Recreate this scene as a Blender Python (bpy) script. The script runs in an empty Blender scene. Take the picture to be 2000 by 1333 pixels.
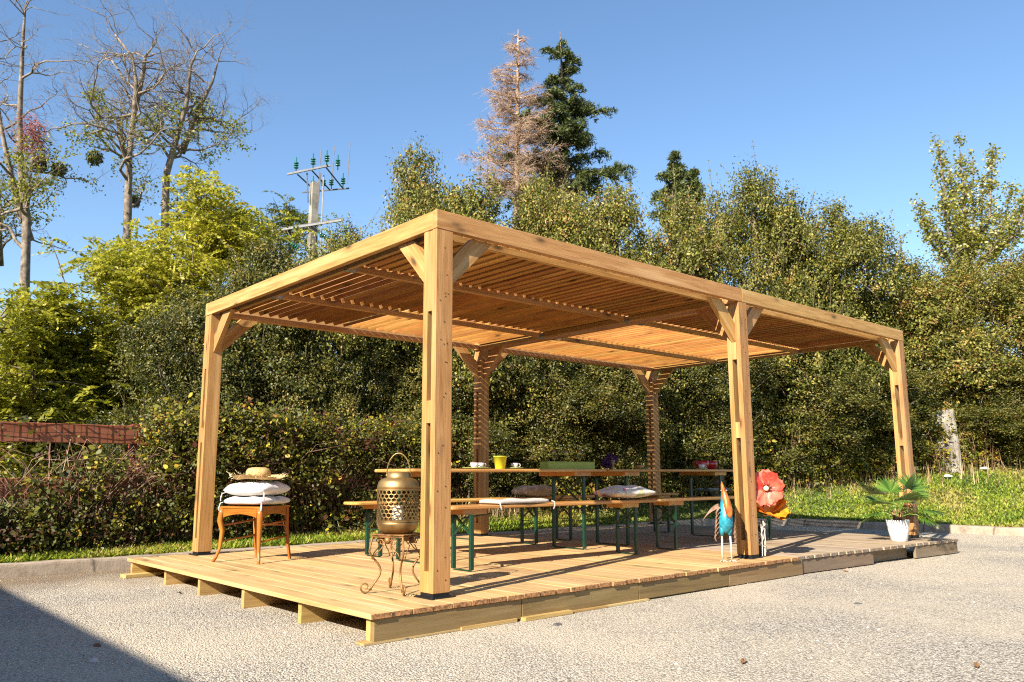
import bpy, bmesh, math, random
import numpy as np
from mathutils import Vector, Matrix
random.seed(7); RNG = np.random.default_rng(11)
R = math.radians
S = bpy.context.scene
col = S.collection

# ------------------------------------------------------------------ camera
CAM = np.array([-3.0693, -4.2022, 0.7523]); YAW, PIT, ROL, FPX = 0.8448, 0.1638, -0.0042, 1584.85
def cam_axes():
    f = np.array([math.cos(PIT)*math.cos(YAW), math.cos(PIT)*math.sin(YAW), math.sin(PIT)])
    r = np.array([math.sin(YAW), -math.cos(YAW), 0.0]); u = np.cross(r, f)
    return f, math.cos(ROL)*r + math.sin(ROL)*u, -math.sin(ROL)*r + math.cos(ROL)*u
CF, CR, CU = cam_axes()
def ray(u, v): return CF + CR*(u-1000)/FPX - CU*(v-666.5)/FPX
def W(u, v, d): return CAM + d*ray(u, v)                      # world point seen at a place, d metres deep
def onY(u, Y, v=928.0):                                       # X where the sight line at u crosses the plane Y
    d = ray(u, v); return float(CAM[0] + (Y-CAM[1])/d[1]*d[0])
cd = bpy.data.cameras.new('camera'); co = bpy.data.objects.new('camera', cd); col.objects.link(co)
m = Matrix(((CR[0], CU[0], -CF[0]), (CR[1], CU[1], -CF[1]), (CR[2], CU[2], -CF[2])))
co.matrix_world = Matrix.Translation(Vector(CAM)) @ m.to_4x4()
cd.sensor_width = 36; cd.lens = FPX/2000*36; cd.clip_end = 3000; cd.clip_start = 0.05
cd.dof.use_dof = True; cd.dof.focus_distance = 5.6; cd.dof.aperture_fstop = 6.3
S.camera = co
S.cycles.use_denoising = False; S.cycles.filter_width = 1.15; S.cycles.caustics_reflective = False; S.cycles.caustics_refractive = False
S.cycles.sample_clamp_indirect = 4.0; S.cycles.adaptive_threshold = 0.008

# ------------------------------------------------------------------ light
TS = 0.655                                                     # drop of a sunbeam per metre along the long side
AZ = math.atan(0.275); EL = math.atan(TS*math.cos(AZ))
to_sun = Vector((-math.cos(AZ)*math.cos(EL), -math.sin(AZ)*math.cos(EL), math.sin(EL)))
sd = bpy.data.lights.new('sun', 'SUN'); so = bpy.data.objects.new('sun', sd); col.objects.link(so)
sd.energy = 5.0; sd.angle = R(0.5); sd.color = (1, 0.92, 0.78)
so.rotation_euler = to_sun.to_track_quat('Z', 'Y').to_euler()
wd = bpy.data.worlds.new('World'); S.world = wd; wd.use_nodes = True
wn = wd.node_tree; bg = wn.nodes['Background']
sky = wn.nodes.new('ShaderNodeTexSky'); sky.sky_type = 'NISHITA'; sky.sun_disc = False
sky.sun_elevation = EL; sky.sun_rotation = math.atan2(to_sun.x, to_sun.y)
sky.air_density = 1.0; sky.dust_density = 0.35; sky.ozone_density = 1.6; sky.altitude = 300
hsv = wn.nodes.new('ShaderNodeHueSaturation'); hsv.inputs['Saturation'].default_value = 1.10
wn.links.new(sky.outputs[0], hsv.inputs['Color']); wn.links.new(hsv.outputs[0], bg.inputs[0]); bg.inputs[1].default_value = 0.089
S.view_settings.view_transform = 'Standard'; S.view_settings.look = 'None'
S.view_settings.gamma = 1; S.view_settings.exposure = 1.36

# ------------------------------------------------------------------ node helpers
def newmat(name):
    mt = bpy.data.materials.new(name); mt.use_nodes = True
    nt = mt.node_tree; return mt, nt, nt.nodes['Principled BSDF']
def N(nt, t, **kw):
    n = nt.nodes.new(t)
    for k, v in kw.items(): setattr(n, k, v)
    return n
def ramp(nt, stops, fac=None, interp='LINEAR'):
    n = nt.nodes.new('ShaderNodeValToRGB'); cr = n.color_ramp; cr.interpolation = interp
    while len(cr.elements) < len(stops): cr.elements.new(0.5)
    for e, (p, c) in zip(cr.elements, stops):
        e.position = p; e.color = (c[0], c[1], c[2], 1) if not isinstance(c, (int, float)) else (c, c, c, 1)
    if fac is not None: nt.links.new(fac, n.inputs[0])
    return n
def math_n(nt, op, a, b=0.0):
    n = N(nt, 'ShaderNodeMath', operation=op)
    for i, v in enumerate((a, b)):
        if isinstance(v, (int, float)): n.inputs[i].default_value = v
        else: nt.links.new(v, n.inputs[i])
    return n.outputs[0]
def mixc(nt, fac, a, b, mode='MIX'):
    n = N(nt, 'ShaderNodeMix', data_type='RGBA', blend_type=mode)
    for i, v in ((0, fac), (6, a), (7, b)):
        if isinstance(v, (int, float)): n.inputs[i].default_value = v
        elif isinstance(v, tuple): n.inputs[i].default_value = (*v, 1)
        else: nt.links.new(v, n.inputs[i])
    return n.outputs[2]
def bump(nt, h, bsdf, strength=0.3, dist=0.01):
    b = N(nt, 'ShaderNodeBump'); b.inputs['Strength'].default_value = strength; b.inputs['Distance'].default_value = dist
    nt.links.new(h, b.inputs['Height']); nt.links.new(b.outputs[0], bsdf.inputs['Normal'])
def noise(nt, vec, scale, detail=4, rough=0.55, dist=0.0):
    n = N(nt, 'ShaderNodeTexNoise'); n.inputs['Scale'].default_value = scale; n.inputs['Detail'].default_value = detail
    n.inputs['Roughness'].default_value = rough; n.inputs['Distortion'].default_value = dist
    if vec is not None: nt.links.new(vec, n.inputs['Vector'])
    return n
def voro(nt, vec, scale, feature='F1'):
    n = N(nt, 'ShaderNodeTexVoronoi', feature=feature); n.inputs['Scale'].default_value = scale
    nt.links.new(vec, n.inputs['Vector']); return n
def objco(nt): return N(nt, 'ShaderNodeTexCoord').outputs['Object']
def mapping(nt, vec, sc):
    n = N(nt, 'ShaderNodeMapping'); n.inputs['Scale'].default_value = sc; nt.links.new(vec, n.inputs['Vector']); return n.outputs[0]

KA, KL = 0.82, 0.92                                          # overall reflectance of timber and stone, of leaves
def wood(name, light, dark, axis='X', knots=True, rough=0.62, var=0.3, weather=None):
    light = tuple(q*KA for q in light); dark = tuple(q*KA for q in dark); weather = tuple(q*KA for q in weather) if weather else None
    mt, nt, b = newmat(name)
    at = N(nt, 'ShaderNodeAttribute', attribute_name='tone'); oi = N(nt, 'ShaderNodeObjectInfo')
    seed = math_n(nt, 'ADD', at.outputs['Fac'], oi.outputs['Random'])
    cx = N(nt, 'ShaderNodeCombineXYZ')
    for i, k in enumerate((13.7, 7.3, 5.1)): nt.links.new(math_n(nt, 'MULTIPLY', seed, k), cx.inputs[i])
    va = N(nt, 'ShaderNodeVectorMath', operation='ADD'); nt.links.new(objco(nt), va.inputs[0]); nt.links.new(cx.outputs[0], va.inputs[1])
    co_ = va.outputs[0]
    def sc(a, c): return tuple(a if k == axis else c for k in 'XYZ')
    n1 = noise(nt, mapping(nt, co_, sc(0.9, 14)), 2.0, 5, 0.6, 0.8)
    n2 = noise(nt, mapping(nt, co_, sc(2.5, 75)), 2.0, 3, 0.6)
    n3 = noise(nt, mapping(nt, co_, sc(0.7, 2.5)), 1.6, 2)
    base = ramp(nt, [(0.32, dark), (0.50, tuple((p+q)/2 for p, q in zip(light, dark))), (0.70, light)], n1.outputs[0])
    st = ramp(nt, [(0.35, 0.72), (0.6, 1.0)], n2.outputs[0])
    c = mixc(nt, 0.75, base.outputs[0], st.outputs[0], 'MULTIPLY')
    if knots:
        kn = voro(nt, mapping(nt, co_, sc(2.6, 7.0)), 1.0)
        halo = ramp(nt, [(0.07, 0.12), (0.12, 0.42), (0.18, 0.8), (0.32, 1.0)], kn.outputs['Distance'])
        c = mixc(nt, 0.85, c, halo.outputs[0], 'MULTIPLY')
    n4 = noise(nt, mapping(nt, co_, sc(0.28, 6.0)), 1.7, 3, 0.5, 0.5)
    pm = ramp(nt, [(0.54, 0.0), (0.66, 1.0)], n4.outputs[0]); c = mixc(nt, math_n(nt, 'MULTIPLY', pm.outputs[0], 0.45), c, tuple(min(1, q*f) for q, f in zip(light, (1.2, 1.4, 1.8))))
    if weather:
        wm = ramp(nt, [(0.35, 0.0), (0.65, 1.0)], n3.outputs[0]); c = mixc(nt, math_n(nt, 'MULTIPLY', wm.outputs[0], 0.7), c, weather)
    hs = N(nt, 'ShaderNodeHueSaturation')
    fr = math_n(nt, 'FRACT', math_n(nt, 'MULTIPLY', seed, 7.77))
    nt.links.new(math_n(nt, 'ADD', math_n(nt, 'MULTIPLY', fr, var), 1-var/2), hs.inputs['Value'])
    fr2 = math_n(nt, 'FRACT', math_n(nt, 'MULTIPLY', seed, 3.33))
    nt.links.new(math_n(nt, 'ADD', math_n(nt, 'MULTIPLY', fr2, 0.018), 0.491), hs.inputs['Hue'])
    nt.links.new(c, hs.inputs['Color']); nt.links.new(hs.outputs[0], b.inputs['Base Color'])
    b.inputs['Roughness'].default_value = rough; b.inputs['Specular IOR Level'].default_value = 0.3
    bump(nt, n2.outputs[0], b, 0.35, 0.004)
    return mt
def plain(name, c, rough=0.5, metal=0.0, spec=0.5, var=0.12, scale=14, bumpy=0.0, c2=None, coat=0.0):
    c = tuple(q*(KA+.05) for q in c); c2 = tuple(q*(KA+.05) for q in c2) if c2 else None
    mt, nt, b = newmat(name); co_ = objco(nt); n = noise(nt, co_, scale, 5, 0.6)
    lo = c2 if c2 else tuple(x*(1-var*2) for x in c); hi = tuple(min(1, x*(1+var)) for x in c)
    r_ = ramp(nt, [(0.35, lo), (0.62, hi)], n.outputs[0]); nt.links.new(r_.outputs[0], b.inputs['Base Color'])
    b.inputs['Roughness'].default_value = rough; b.inputs['Metallic'].default_value = metal; b.inputs['Specular IOR Level'].default_value = spec
    b.inputs['Coat Weight'].default_value = coat
    if bumpy: bump(nt, noise(nt, co_, scale*6, 4).outputs[0], b, bumpy, 0.004)
    return mt
def leafmat(name, stops, rough=0.45, trans=0.3, spec=0.4, tb=1.25):
    mt, nt, b = newmat(name)
    at = N(nt, 'ShaderNodeAttribute', attribute_name='tone')
    oi = N(nt, 'ShaderNodeObjectInfo')
    f = math_n(nt, 'ADD', at.outputs['Fac'], math_n(nt, 'MULTIPLY', math_n(nt, 'SUBTRACT', oi.outputs['Random'], 0.5), 0.10))
    r_ = ramp(nt, [(p_, tuple(q*KL for q in c_)) for p_, c_ in stops], f); nt.links.new(r_.outputs[0], b.inputs['Base Color'])
    b.inputs['Roughness'].default_value = rough; b.inputs['Specular IOR Level'].default_value = spec
    tr = N(nt, 'ShaderNodeBsdfTranslucent'); tc = mixc(nt, 1.0, r_.outputs[0], (tb, tb*1.05, tb*0.6), 'MULTIPLY'); nt.links.new(tc, tr.inputs[0])
    mx = N(nt, 'ShaderNodeMixShader'); mx.inputs[0].default_value = trans
    nt.links.new(b.outputs[0], mx.inputs[1]); nt.links.new(tr.outputs[0], mx.inputs[2])
    nt.links.new(mx.outputs[0], nt.nodes['Material Output'].inputs[0])
    return mt

LT, DK = (0.58, 0.32, 0.115), (0.39, 0.175, 0.048)
PX = wood('larch_x', tuple(q*1.15 for q in LT), tuple(q*1.15 for q in DK), 'X'); PY = wood('larch_y', LT, DK, 'Y'); PZ = wood('larch_z', LT, DK, 'Z')
LV = wood('louvre_larch', (0.56, 0.26, 0.065), (0.36, 0.135, 0.028), 'Y', var=0.45)
DKY = wood('deck_larch', (0.64, 0.42, 0.19), (0.44, 0.25, 0.095), 'Y', var=0.3, rough=0.7, weather=(0.62, 0.42, 0.19))
DKO = wood('deck_old', (0.50, 0.36, 0.22), (0.36, 0.235, 0.13), 'Y', var=0.25, rough=0.75, weather=(0.42, 0.34, 0.26))
ENDG = plain('end_grain', (0.40, 0.19, 0.07), 0.8, var=0.35, scale=60, bumpy=0.4)
ENDO = plain('end_grain_old', (0.30, 0.22, 0.15), 0.8, var=0.35, scale=60, bumpy=0.4)
FASC = wood('treated_pine', (0.34, 0.215, 0.088), (0.17, 0.10, 0.038), 'X', var=0.25, weather=(0.25, 0.165, 0.07))
FASO = wood('old_pine', (0.30, 0.20, 0.115), (0.19, 0.115, 0.06), 'X', var=0.3, weather=(0.22, 0.17, 0.12))
JOI = wood('joist_pine', (0.62, 0.42, 0.16), (0.46, 0.28, 0.09), 'X', var=0.2)
TBL = wood('varnished_pine', (0.72, 0.40, 0.13), (0.56, 0.26, 0.06), 'X', knots=False, rough=0.28, var=0.2)
TBY = wood('varnished_pine_y', (0.70, 0.36, 0.10), (0.55, 0.24, 0.05), 'Y', knots=False, rough=0.3, var=0.2)
CHX = wood('cherry_x', (0.50, 0.19, 0.03), (0.33, 0.10, 0.014), 'X', knots=False, rough=0.3, var=0.15)
CHZ = wood('cherry_z', (0.50, 0.19, 0.03), (0.33, 0.10, 0.014), 'Z', knots=False, rough=0.3, var=0.15)
RAIL = wood('red_fence', (0.48, 0.185, 0.075), (0.32, 0.10, 0.038), 'X', rough=0.75, var=0.3, weather=(0.42, 0.17, 0.075))
RAILZ = wood('red_fence_z', (0.36, 0.10, 0.05), (0.22, 0.06, 0.03), 'Z', rough=0.75, var=0.3)
GREENM = plain('green_enamel', (0.003, 0.042, 0.022), 0.35, 0.0, 0.5, var=0.1)
BLACKM = plain('black_metal', (0.014, 0.014, 0.015), 0.5, 0.3)
ZINC = plain('zinc', (0.55, 0.55, 0.56), 0.35, 0.9)
BRASS = plain('antique_brass', (0.40, 0.26, 0.105), 0.46, 0.8, var=0.2, scale=6, c2=(0.22, 0.125, 0.045))
RUSTY = plain('gilded_iron', (0.30, 0.15, 0.05), 0.55, 0.5, var=0.3, scale=20, c2=(0.16, 0.075, 0.025))
STONEK = plain('kerb_concrete', (0.42, 0.35, 0.28), 0.9, 0, 0.2, var=0.2, scale=9, bumpy=0.6)
CONC = plain('concrete', (0.52, 0.47, 0.40), 0.9, 0, 0.2, var=0.2, scale=7, bumpy=0.4)
WHITEP = plain('white_ceramic', (0.82, 0.81, 0.78), 0.35, var=0.03)

# ------------------------------------------------------------------ mesh helpers
class MB:
    def __init__(s): s.v = []; s.f = []; s.t = []; s.m = []
    def add(s, vs, fs, tone=0.0, mat=0):
        o = len(s.v); s.v.extend([tuple(map(float, p)) for p in vs])
        for f in fs: s.f.append([i+o for i in f]); s.t.append(tone); s.m.append(mat)
    def box(s, lo, hi, tone=0.0, mat=0, rot=None, bev=0.0):
        lo = Vector(lo); hi = Vector(hi); c = (lo+hi)/2; h = (hi-lo)/2
        bm = bmesh.new(); bmesh.ops.create_cube(bm, size=2)
        for v in bm.verts: v.co = Vector((v.co.x*h.x, v.co.y*h.y, v.co.z*h.z))
        if bev: bmesh.ops.bevel(bm, geom=list(bm.edges), offset=bev, segments=1, affect='EDGES')
        bm.verts.index_update()
        vs = [((rot @ v.co) if rot else v.co)+c for v in bm.verts]
        s.add(vs, [[v.index for v in f.verts] for f in bm.faces], tone, mat); bm.free(); return s
    def prism(s, poly, axis, a, b, tone=0.0, mat=0):          # poly of 2-D points swept along an axis
        def P(p, h): return {'X': (h, p[0], p[1]), 'Y': (p[0], h, p[1]), 'Z': (p[0], p[1], h)}[axis]
        n = len(poly); vs = [P(p, a) for p in poly]+[P(p, b) for p in poly]
        fs = [[i, (i+1) % n, n+(i+1) % n, n+i] for i in range(n)]+[list(range(n))[::-1], list(range(n, 2*n))]
        s.add(vs, fs, tone, mat); return s
    def tube(s, pts, rad, n=6, tone=0.0, mat=0, caps=True, flat=1.0):
        pts = [Vector(p) for p in pts]; k = len(pts)
        if not hasattr(rad, '__len__'): rad = [rad]*k
        up = None; vs = []
        for i, p in enumerate(pts):
            t = (pts[min(i+1, k-1)]-pts[max(i-1, 0)])
            t = t.normalized() if t.length > 1e-9 else Vector((0, 0, 1))
            if up is None:
                up = t.orthogonal().normalized()
            else:
                up = (up-t*up.dot(t)); up = up.normalized() if up.length > 1e-6 else t.orthogonal().normalized()
            w = t.cross(up)
            for j in range(n):
                a = 2*math.pi*j/n; vs.append(p+(up*math.cos(a)+w*math.sin(a)*flat)*rad[i])
        fs = [[i*n+j, i*n+(j+1) % n, (i+1)*n+(j+1) % n, (i+1)*n+j] for i in range(k-1) for j in range(n)]
        if caps: fs += [list(range(n))[::-1], list(range((k-1)*n, k*n))]
        s.add(vs, fs, tone, mat); return s
    def lathe(s, prof, c=(0, 0, 0), n=28, tone=0.0, mat=0, a0=0, a1=None):
        k = len(prof); vs = []
        for r_, z in prof:
            for j in range(n):
                a = 2*math.pi*j/n; vs.append((c[0]+r_*math.cos(a), c[1]+r_*math.sin(a), c[2]+z))
        fs = [[i*n+j, i*n+(j+1) % n, (i+1)*n+(j+1) % n, (i+1)*n+j] for i in range(k-1) for j in range(n)]
        if prof[0][0] > 1e-4: fs.append(list(range(n))[::-1])
        if prof[-1][0] > 1e-4: fs.append(list(range((k-1)*n, k*n)))
        s.add(vs, fs, tone, mat); return s
    def grid(s, rows, tone=0.0, mat=0, closed=False):
        a = len(rows); b = len(rows[0]); vs = [p for r_ in rows for p in r_]
        bb = b if closed else b-1
        fs = [[i*b+j, i*b+(j+1) % b, (i+1)*b+(j+1) % b, (i+1)*b+j] for i in range(a-1) for j in range(bb)]
        s.add(vs, fs, tone, mat); return s
    def build(s, name, mats, parent=None, loc=(0, 0, 0), rot=(0, 0, 0), smooth=False):
        me = bpy.data.meshes.new(name); me.from_pydata(s.v, [], s.f)
        if not isinstance(mats, (list, tuple)): mats = [mats]
        for q in mats: me.materials.append(q)
        a = me.attributes.new('tone', 'FLOAT', 'FACE'); a.data.foreach_set('value', np.array(s.t, dtype=np.float32))
        me.polygons.foreach_set('material_index', np.array(s.m, dtype=np.int32))
        if smooth: me.polygons.foreach_set('use_smooth', np.ones(len(s.f), dtype=bool))
        me.update(); o = bpy.data.objects.new(name, me); col.objects.link(o); o.parent = parent
        o.location = loc; o.rotation_euler = rot; return o
def recalc(o):
    bm = bmesh.new(); bm.from_mesh(o.data); bmesh.ops.recalc_face_normals(bm, faces=bm.faces); bm.to_mesh(o.data); bm.free(); return o
def tag(o, label=None, cat=None, group=None, kind=None):
    for k, v in (('label', label), ('category', cat), ('group', group), ('kind', kind)):
        if v: o[k] = v
    return o
def thing(name, label, cat, loc=(0, 0, 0), rz=0, group=None):
    o = bpy.data.objects.new(name, None); col.objects.link(o); o.location = loc; o.rotation_euler = (0, 0, rz); o.empty_display_size = 0.1
    return tag(o, label, cat, group)
def copy_tree(o, parent=None):
    c = o.copy(); col.objects.link(c); c.parent = parent
    for ch in list(o.children): copy_tree(ch, c)
    return c
def npmesh(name, verts, nper, mats, tones=None, parent=None, mi=None):
    nf = len(verts)//nper; me = bpy.data.meshes.new(name)
    me.vertices.add(len(verts)); me.vertices.foreach_set('co', verts.astype(np.float32).ravel())
    me.loops.add(len(verts)); me.loops.foreach_set('vertex_index', np.arange(len(verts), dtype=np.int32))
    me.polygons.add(nf); me.polygons.foreach_set('loop_start', np.arange(0, nf*nper, nper, dtype=np.int32))
    if tones is not None:
        a = me.attributes.new('tone', 'FLOAT', 'FACE'); a.data.foreach_set('value', tones.astype(np.float32))
    for q in (mats if isinstance(mats, (list, tuple)) else [mats]): me.materials.append(q)
    if mi is not None: me.polygons.foreach_set('material_index', mi.astype(np.int32))
    me.update(calc_edges=True); o = bpy.data.objects.new(name, me); col.objects.link(o); o.parent = parent; return o
def unit(a): return a/np.maximum(np.linalg.norm(a, axis=-1, keepdims=True), 1e-9)

# leaf cloud: one small folded or flat polygon per leaf
def leaves(C, Nn, size, asp=0.55, axis=None, hexa=False):
    n = len(C); Nn = unit(Nn)
    t = unit(np.cross(Nn, RNG.normal(size=(n, 3)))) if axis is None else unit(axis - Nn*np.sum(axis*Nn, 1, keepdims=True))
    b = np.cross(Nn, t); s = size[:, None]
    if hexa:
        V = np.stack([C-t*s, C-t*s*0.45+b*s*asp, C+t*s*0.35+b*s*asp*0.85, C+t*s, C+t*s*0.35-b*s*asp*0.85, C-t*s*0.45-b*s*asp], 1); return V.reshape(-1, 3), 6
    V = np.stack([C-t*s, C+b*s*asp, C+t*s, C-b*s*asp], 1); return V.reshape(-1, 3), 4

# ================================================================== SETTING
GZ = -0.165
# gravel yard
def gravel_mat():
    mt, nt, b = newmat('gravel'); co_ = objco(nt)
    dn = noise(nt, co_, 55, 2); wv = N(nt, 'ShaderNodeVectorMath', operation='ADD'); sc = N(nt, 'ShaderNodeVectorMath', operation='SCALE')
    nt.links.new(dn.outputs['Color'], sc.inputs[0]); sc.inputs['Scale'].default_value = 0.004
    nt.links.new(co_, wv.inputs[0]); nt.links.new(sc.outputs[0], wv.inputs[1]); p = wv.outputs[0]
    v1 = voro(nt, p, 84); v2 = voro(nt, p, 160)
    c1 = ramp(nt, [(0.0, (0.07, 0.058, 0.046)), (0.14, (0.22, 0.19, 0.15)), (0.3, (0.58, 0.50, 0.385)), (0.8, (0.72, 0.635, 0.50)), (1.0, (0.86, 0.79, 0.67))],
              N_sep(nt, v1.outputs['Color'], 0))
    c2 = ramp(nt, [(0.0, (0.14, 0.12, 0.10)), (0.22, (0.46, 0.40, 0.325)), (1.0, (0.74, 0.67, 0.56))], N_sep(nt, v2.outputs['Color'], 1))
    c = mixc(nt, 0.45, c1.outputs[0], c2.outputs[0])
    crev = ramp(nt, [(0.0, 1.0), (0.4, 1.0), (0.7, 0.42)], v1.outputs['Distance']); c = mixc(nt, 1.0, c, crev.outputs[0], 'MULTIPLY')
    big = noise(nt, co_, 0.55, 5, 0.62, 0.4); sandy = ramp(nt, [(0.40, 0.0), (0.62, 1.0)], big.outputs[0])
    fine = noise(nt, co_, 210, 2); sand = ramp(nt, [(0.3, (0.56, 0.46, 0.32)), (0.7, (0.76, 0.64, 0.47))], fine.outputs[0])
    c = mixc(nt, math_n(nt, 'MULTIPLY', sandy.outputs[0], 0.55), c, sand.outputs[0])
    # bare earth along the kerb on the left
    sx = N(nt, 'ShaderNodeSeparateXYZ'); nt.links.new(co_, sx.inputs[0])
    yy = math_n(nt, 'ADD', sx.outputs[1], math_n(nt, 'MULTIPLY', math_n(nt, 'SUBTRACT', noise(nt, co_, 1.6, 4).outputs[0], 0.5), 1.6))
    dirt = ramp(nt, [(0.0, 0.0), (1.0, 0.9)], math_n(nt, 'MULTIPLY', math_n(nt, 'SUBTRACT', yy, 3.2), 0.9))
    xl = ramp(nt, [(0.0, 1.0), (1.0, 0.0)], math_n(nt, 'MULTIPLY', math_n(nt, 'ADD', sx.outputs[0], 0.2), 1.0))
    ec = ramp(nt, [(0.3, (0.13, 0.085, 0.05)), (0.6, (0.30, 0.22, 0.14))], noise(nt, co_, 24, 6, 0.7).outputs[0])
    c = mixc(nt, math_n(nt, 'MULTIPLY', dirt.outputs[0], xl.outputs[0]), c, ec.outputs[0])
    c = mixc(nt, 1.0, c, (0.90, 0.905, 0.93), 'MULTIPLY'); nt.links.new(c, b.inputs['Base Color']); b.inputs['Roughness'].default_value = 0.9; b.inputs['Specular IOR Level'].default_value = 0.2
    h = math_n(nt, 'SUBTRACT', 1.0, v1.outputs['Distance']); h2 = math_n(nt, 'MULTIPLY', math_n(nt, 'SUBTRACT', 1.0, v2.outputs['Distance']), 0.5)
    bump(nt, math_n(nt, 'ADD', h, h2), b, 0.9, 0.014)
    return mt
def N_sep(nt, c, i):
    n = N(nt, 'ShaderNodeSeparateColor'); nt.links.new(c, n.inputs[0]); return n.outputs[i]
GRAV = gravel_mat()
mb = MB(); xs = [-600, -60, -20, -8, -4, 0, 4, 8, 12, 20, 60, 600]
mb.grid([[(x, y, GZ) for x in xs] for y in xs]); tag(mb.build('gravel_yard', GRAV), kind='structure')

# kerb: runs along behind the deck, turns a corner on the right and comes back past the camera's right
KX, KY, KR = 10.64, 4.7, 1.6
kp = [(-40, KY-0.02), (-12, KY-0.02), (-4, KY-0.02), (2, KY), (KX-KR, KY)]
for i in range(1, 9):
    a = math.pi/2*(1-i/8); kp.append((KX-KR+KR*math.cos(a), KY-KR+KR*math.sin(a)))
kp += [(KX, 1.0), (KX+0.06, -2), (KX+0.2, -8), (KX+1, -40)]
def dense(path, step):
    out = []
    for (a, b) in zip(path[:-1], path[1:]):
        L = math.hypot(b[0]-a[0], b[1]-a[1]); k = max(1, int(L/step))
        out += [(a[0]+(b[0]-a[0])*i/k, a[1]+(b[1]-a[1])*i/k) for i in range(k)]
    return out+[path[-1]]
kd = dense(kp, 0.25); KN = []
for i in range(len(kd)):
    a = kd[max(i-1, 0)]; b = kd[min(i+1, len(kd)-1)]; dx, dy = b[0]-a[0], b[1]-a[1]; L = math.hypot(dx, dy); KN.append((-dy/L, dx/L))
rows = []
prof = [(0.0, GZ-0.1), (-0.012, GZ), (0.0, -0.07), (0.006, -0.052), (0.02, -0.045), (0.115, -0.042), (0.125, -0.06), (0.125, GZ)]
for o_, z in prof: rows.append([(p[0]+n[0]*o_, p[1]+n[1]*o_, z+0.004*math.sin(i*0.9)+0.003*math.sin(i*2.3)) for i, (p, n) in enumerate(zip(kd, KN))])
def kerb_mat():
    mt, nt, b = newmat('kerb_stone'); co_ = objco(nt)
    c = ramp(nt, [(0.3, (0.20, 0.15, 0.11)), (0.5, (0.38, 0.30, 0.22)), (0.75, (0.50, 0.41, 0.31))], noise(nt, co_, 5, 7, 0.7).outputs[0])
    sx = N(nt, 'ShaderNodeSeparateXYZ'); nt.links.new(co_, sx.inputs[0])
    s = math_n(nt, 'PINGPONG', math_n(nt, 'ADD', sx.outputs[0], sx.outputs[1]), 0.5)
    j = ramp(nt, [(0.0, 0.35), (0.022, 1.0)], s); nt.links.new(mixc(nt, 1.0, mixc(nt, 1.0, c.outputs[0], (.8, .8, .8), 'MULTIPLY'), j.outputs[0], 'MULTIPLY'), b.inputs['Base Color'])
    b.inputs['Roughness'].default_value = 0.92; bump(nt, noise(nt, co_, 45, 5, 0.7).outputs[0], b, 0.5, 0.008); return mt
mb = MB(); mb.grid(rows); tag(recalc(mb.build('kerb', kerb_mat())), kind='structure')

# lawn: from the kerb up to the hedge line and on behind it
HB = [(-900, 1100, 7.6), (-400, 1098, 7.8), (0, 1085, 8.1), (250, 1062, 9.3), (620, 1038, 11.0), (900, 1012, 12.2), (1100, 990, 13.2), (1300, 973, 14.4), (1540, 950, 16.0), (1800, 925, 17.2), (2000, 899, 17.6), (2600, 880, 17.5), (3600, 870, 18)]
hb = [W(*q) for q in HB]
def az_of(p): return math.degrees(math.atan2(p[1]-CAM[1], p[0]-CAM[0]))
haz = [az_of(p) for p in hb]; hrad = [math.hypot(p[0]-CAM[0], p[1]-CAM[1]) for p in hb]; hz = [p[2] for p in hb]
def interp(x, xs, ys):
    if xs[0] > xs[-1]: xs, ys = xs[::-1], ys[::-1]
    return float(np.interp(x, xs, ys))
def smooth_h(az):
    ks = (-4, -2, 0, 2, 4); return (sum(interp(az+k, haz, hrad) for k in ks)/5, sum(interp(az+k, haz, hz) for k in ks)/5)
kaz = [math.degrees(math.atan2(p[1]+n[1]*0.12-CAM[1], p[0]+n[0]*0.12-CAM[0])) for p, n in zip(kd, KN)]
krad = [math.hypot(p[0]+n[0]*0.12-CAM[0], p[1]+n[1]*0.12-CAM[1]) for p, n in zip(kd, KN)]
def ground(az, t):                                            # t=0 kerb, 1 hedge foot, >1 metres behind it
    k = interp(az, kaz, krad); h, z = smooth_h(az); h = max(h, k+0.5)
    if t <= 1:
        r_ = k+(h-k)*t; zz = -0.05+(z+0.05)*(t**1.3)
    else:
        r_ = h+(t-1); zz = z+min(t-1, 30)*0.02
    a = R(az); return (CAM[0]+r_*math.cos(a), CAM[1]+r_*math.sin(a), zz)
def hedge_pt(az, off=0.0): return ground(az, 1+off) if off >= 0 else ground(az, 1+off/4)
def lawn_mat():
    mt, nt, b = newmat('lawn'); co_ = objco(nt)
    c = ramp(nt, [(0.3, (0.030, 0.040, 0.010)), (0.5, (0.075, 0.10, 0.018)), (0.7, (0.16, 0.16, 0.04)), (0.85, (0.24, 0.19, 0.08))], noise(nt, co_, 9, 6, 0.7).outputs[0])
    nt.links.new(c.outputs[0], b.inputs['Base Color']); b.inputs['Roughness'].default_value = 0.95
    bump(nt, noise(nt, co_, 60, 4).outputs[0], b, 0.8, 0.02); return mt
azs = np.arange(-45, 140, 1.0); ts = [0, .15, .3, .5, .7, .85, 1, 1.5, 2.5, 4, 7, 12, 20, 31, 60, 150, 500]
mb = MB(); mb.grid([[ground(a, t) for a in azs] for t in ts]); tag(mb.build('lawn', lawn_mat(), smooth=True), kind='structure')

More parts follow.
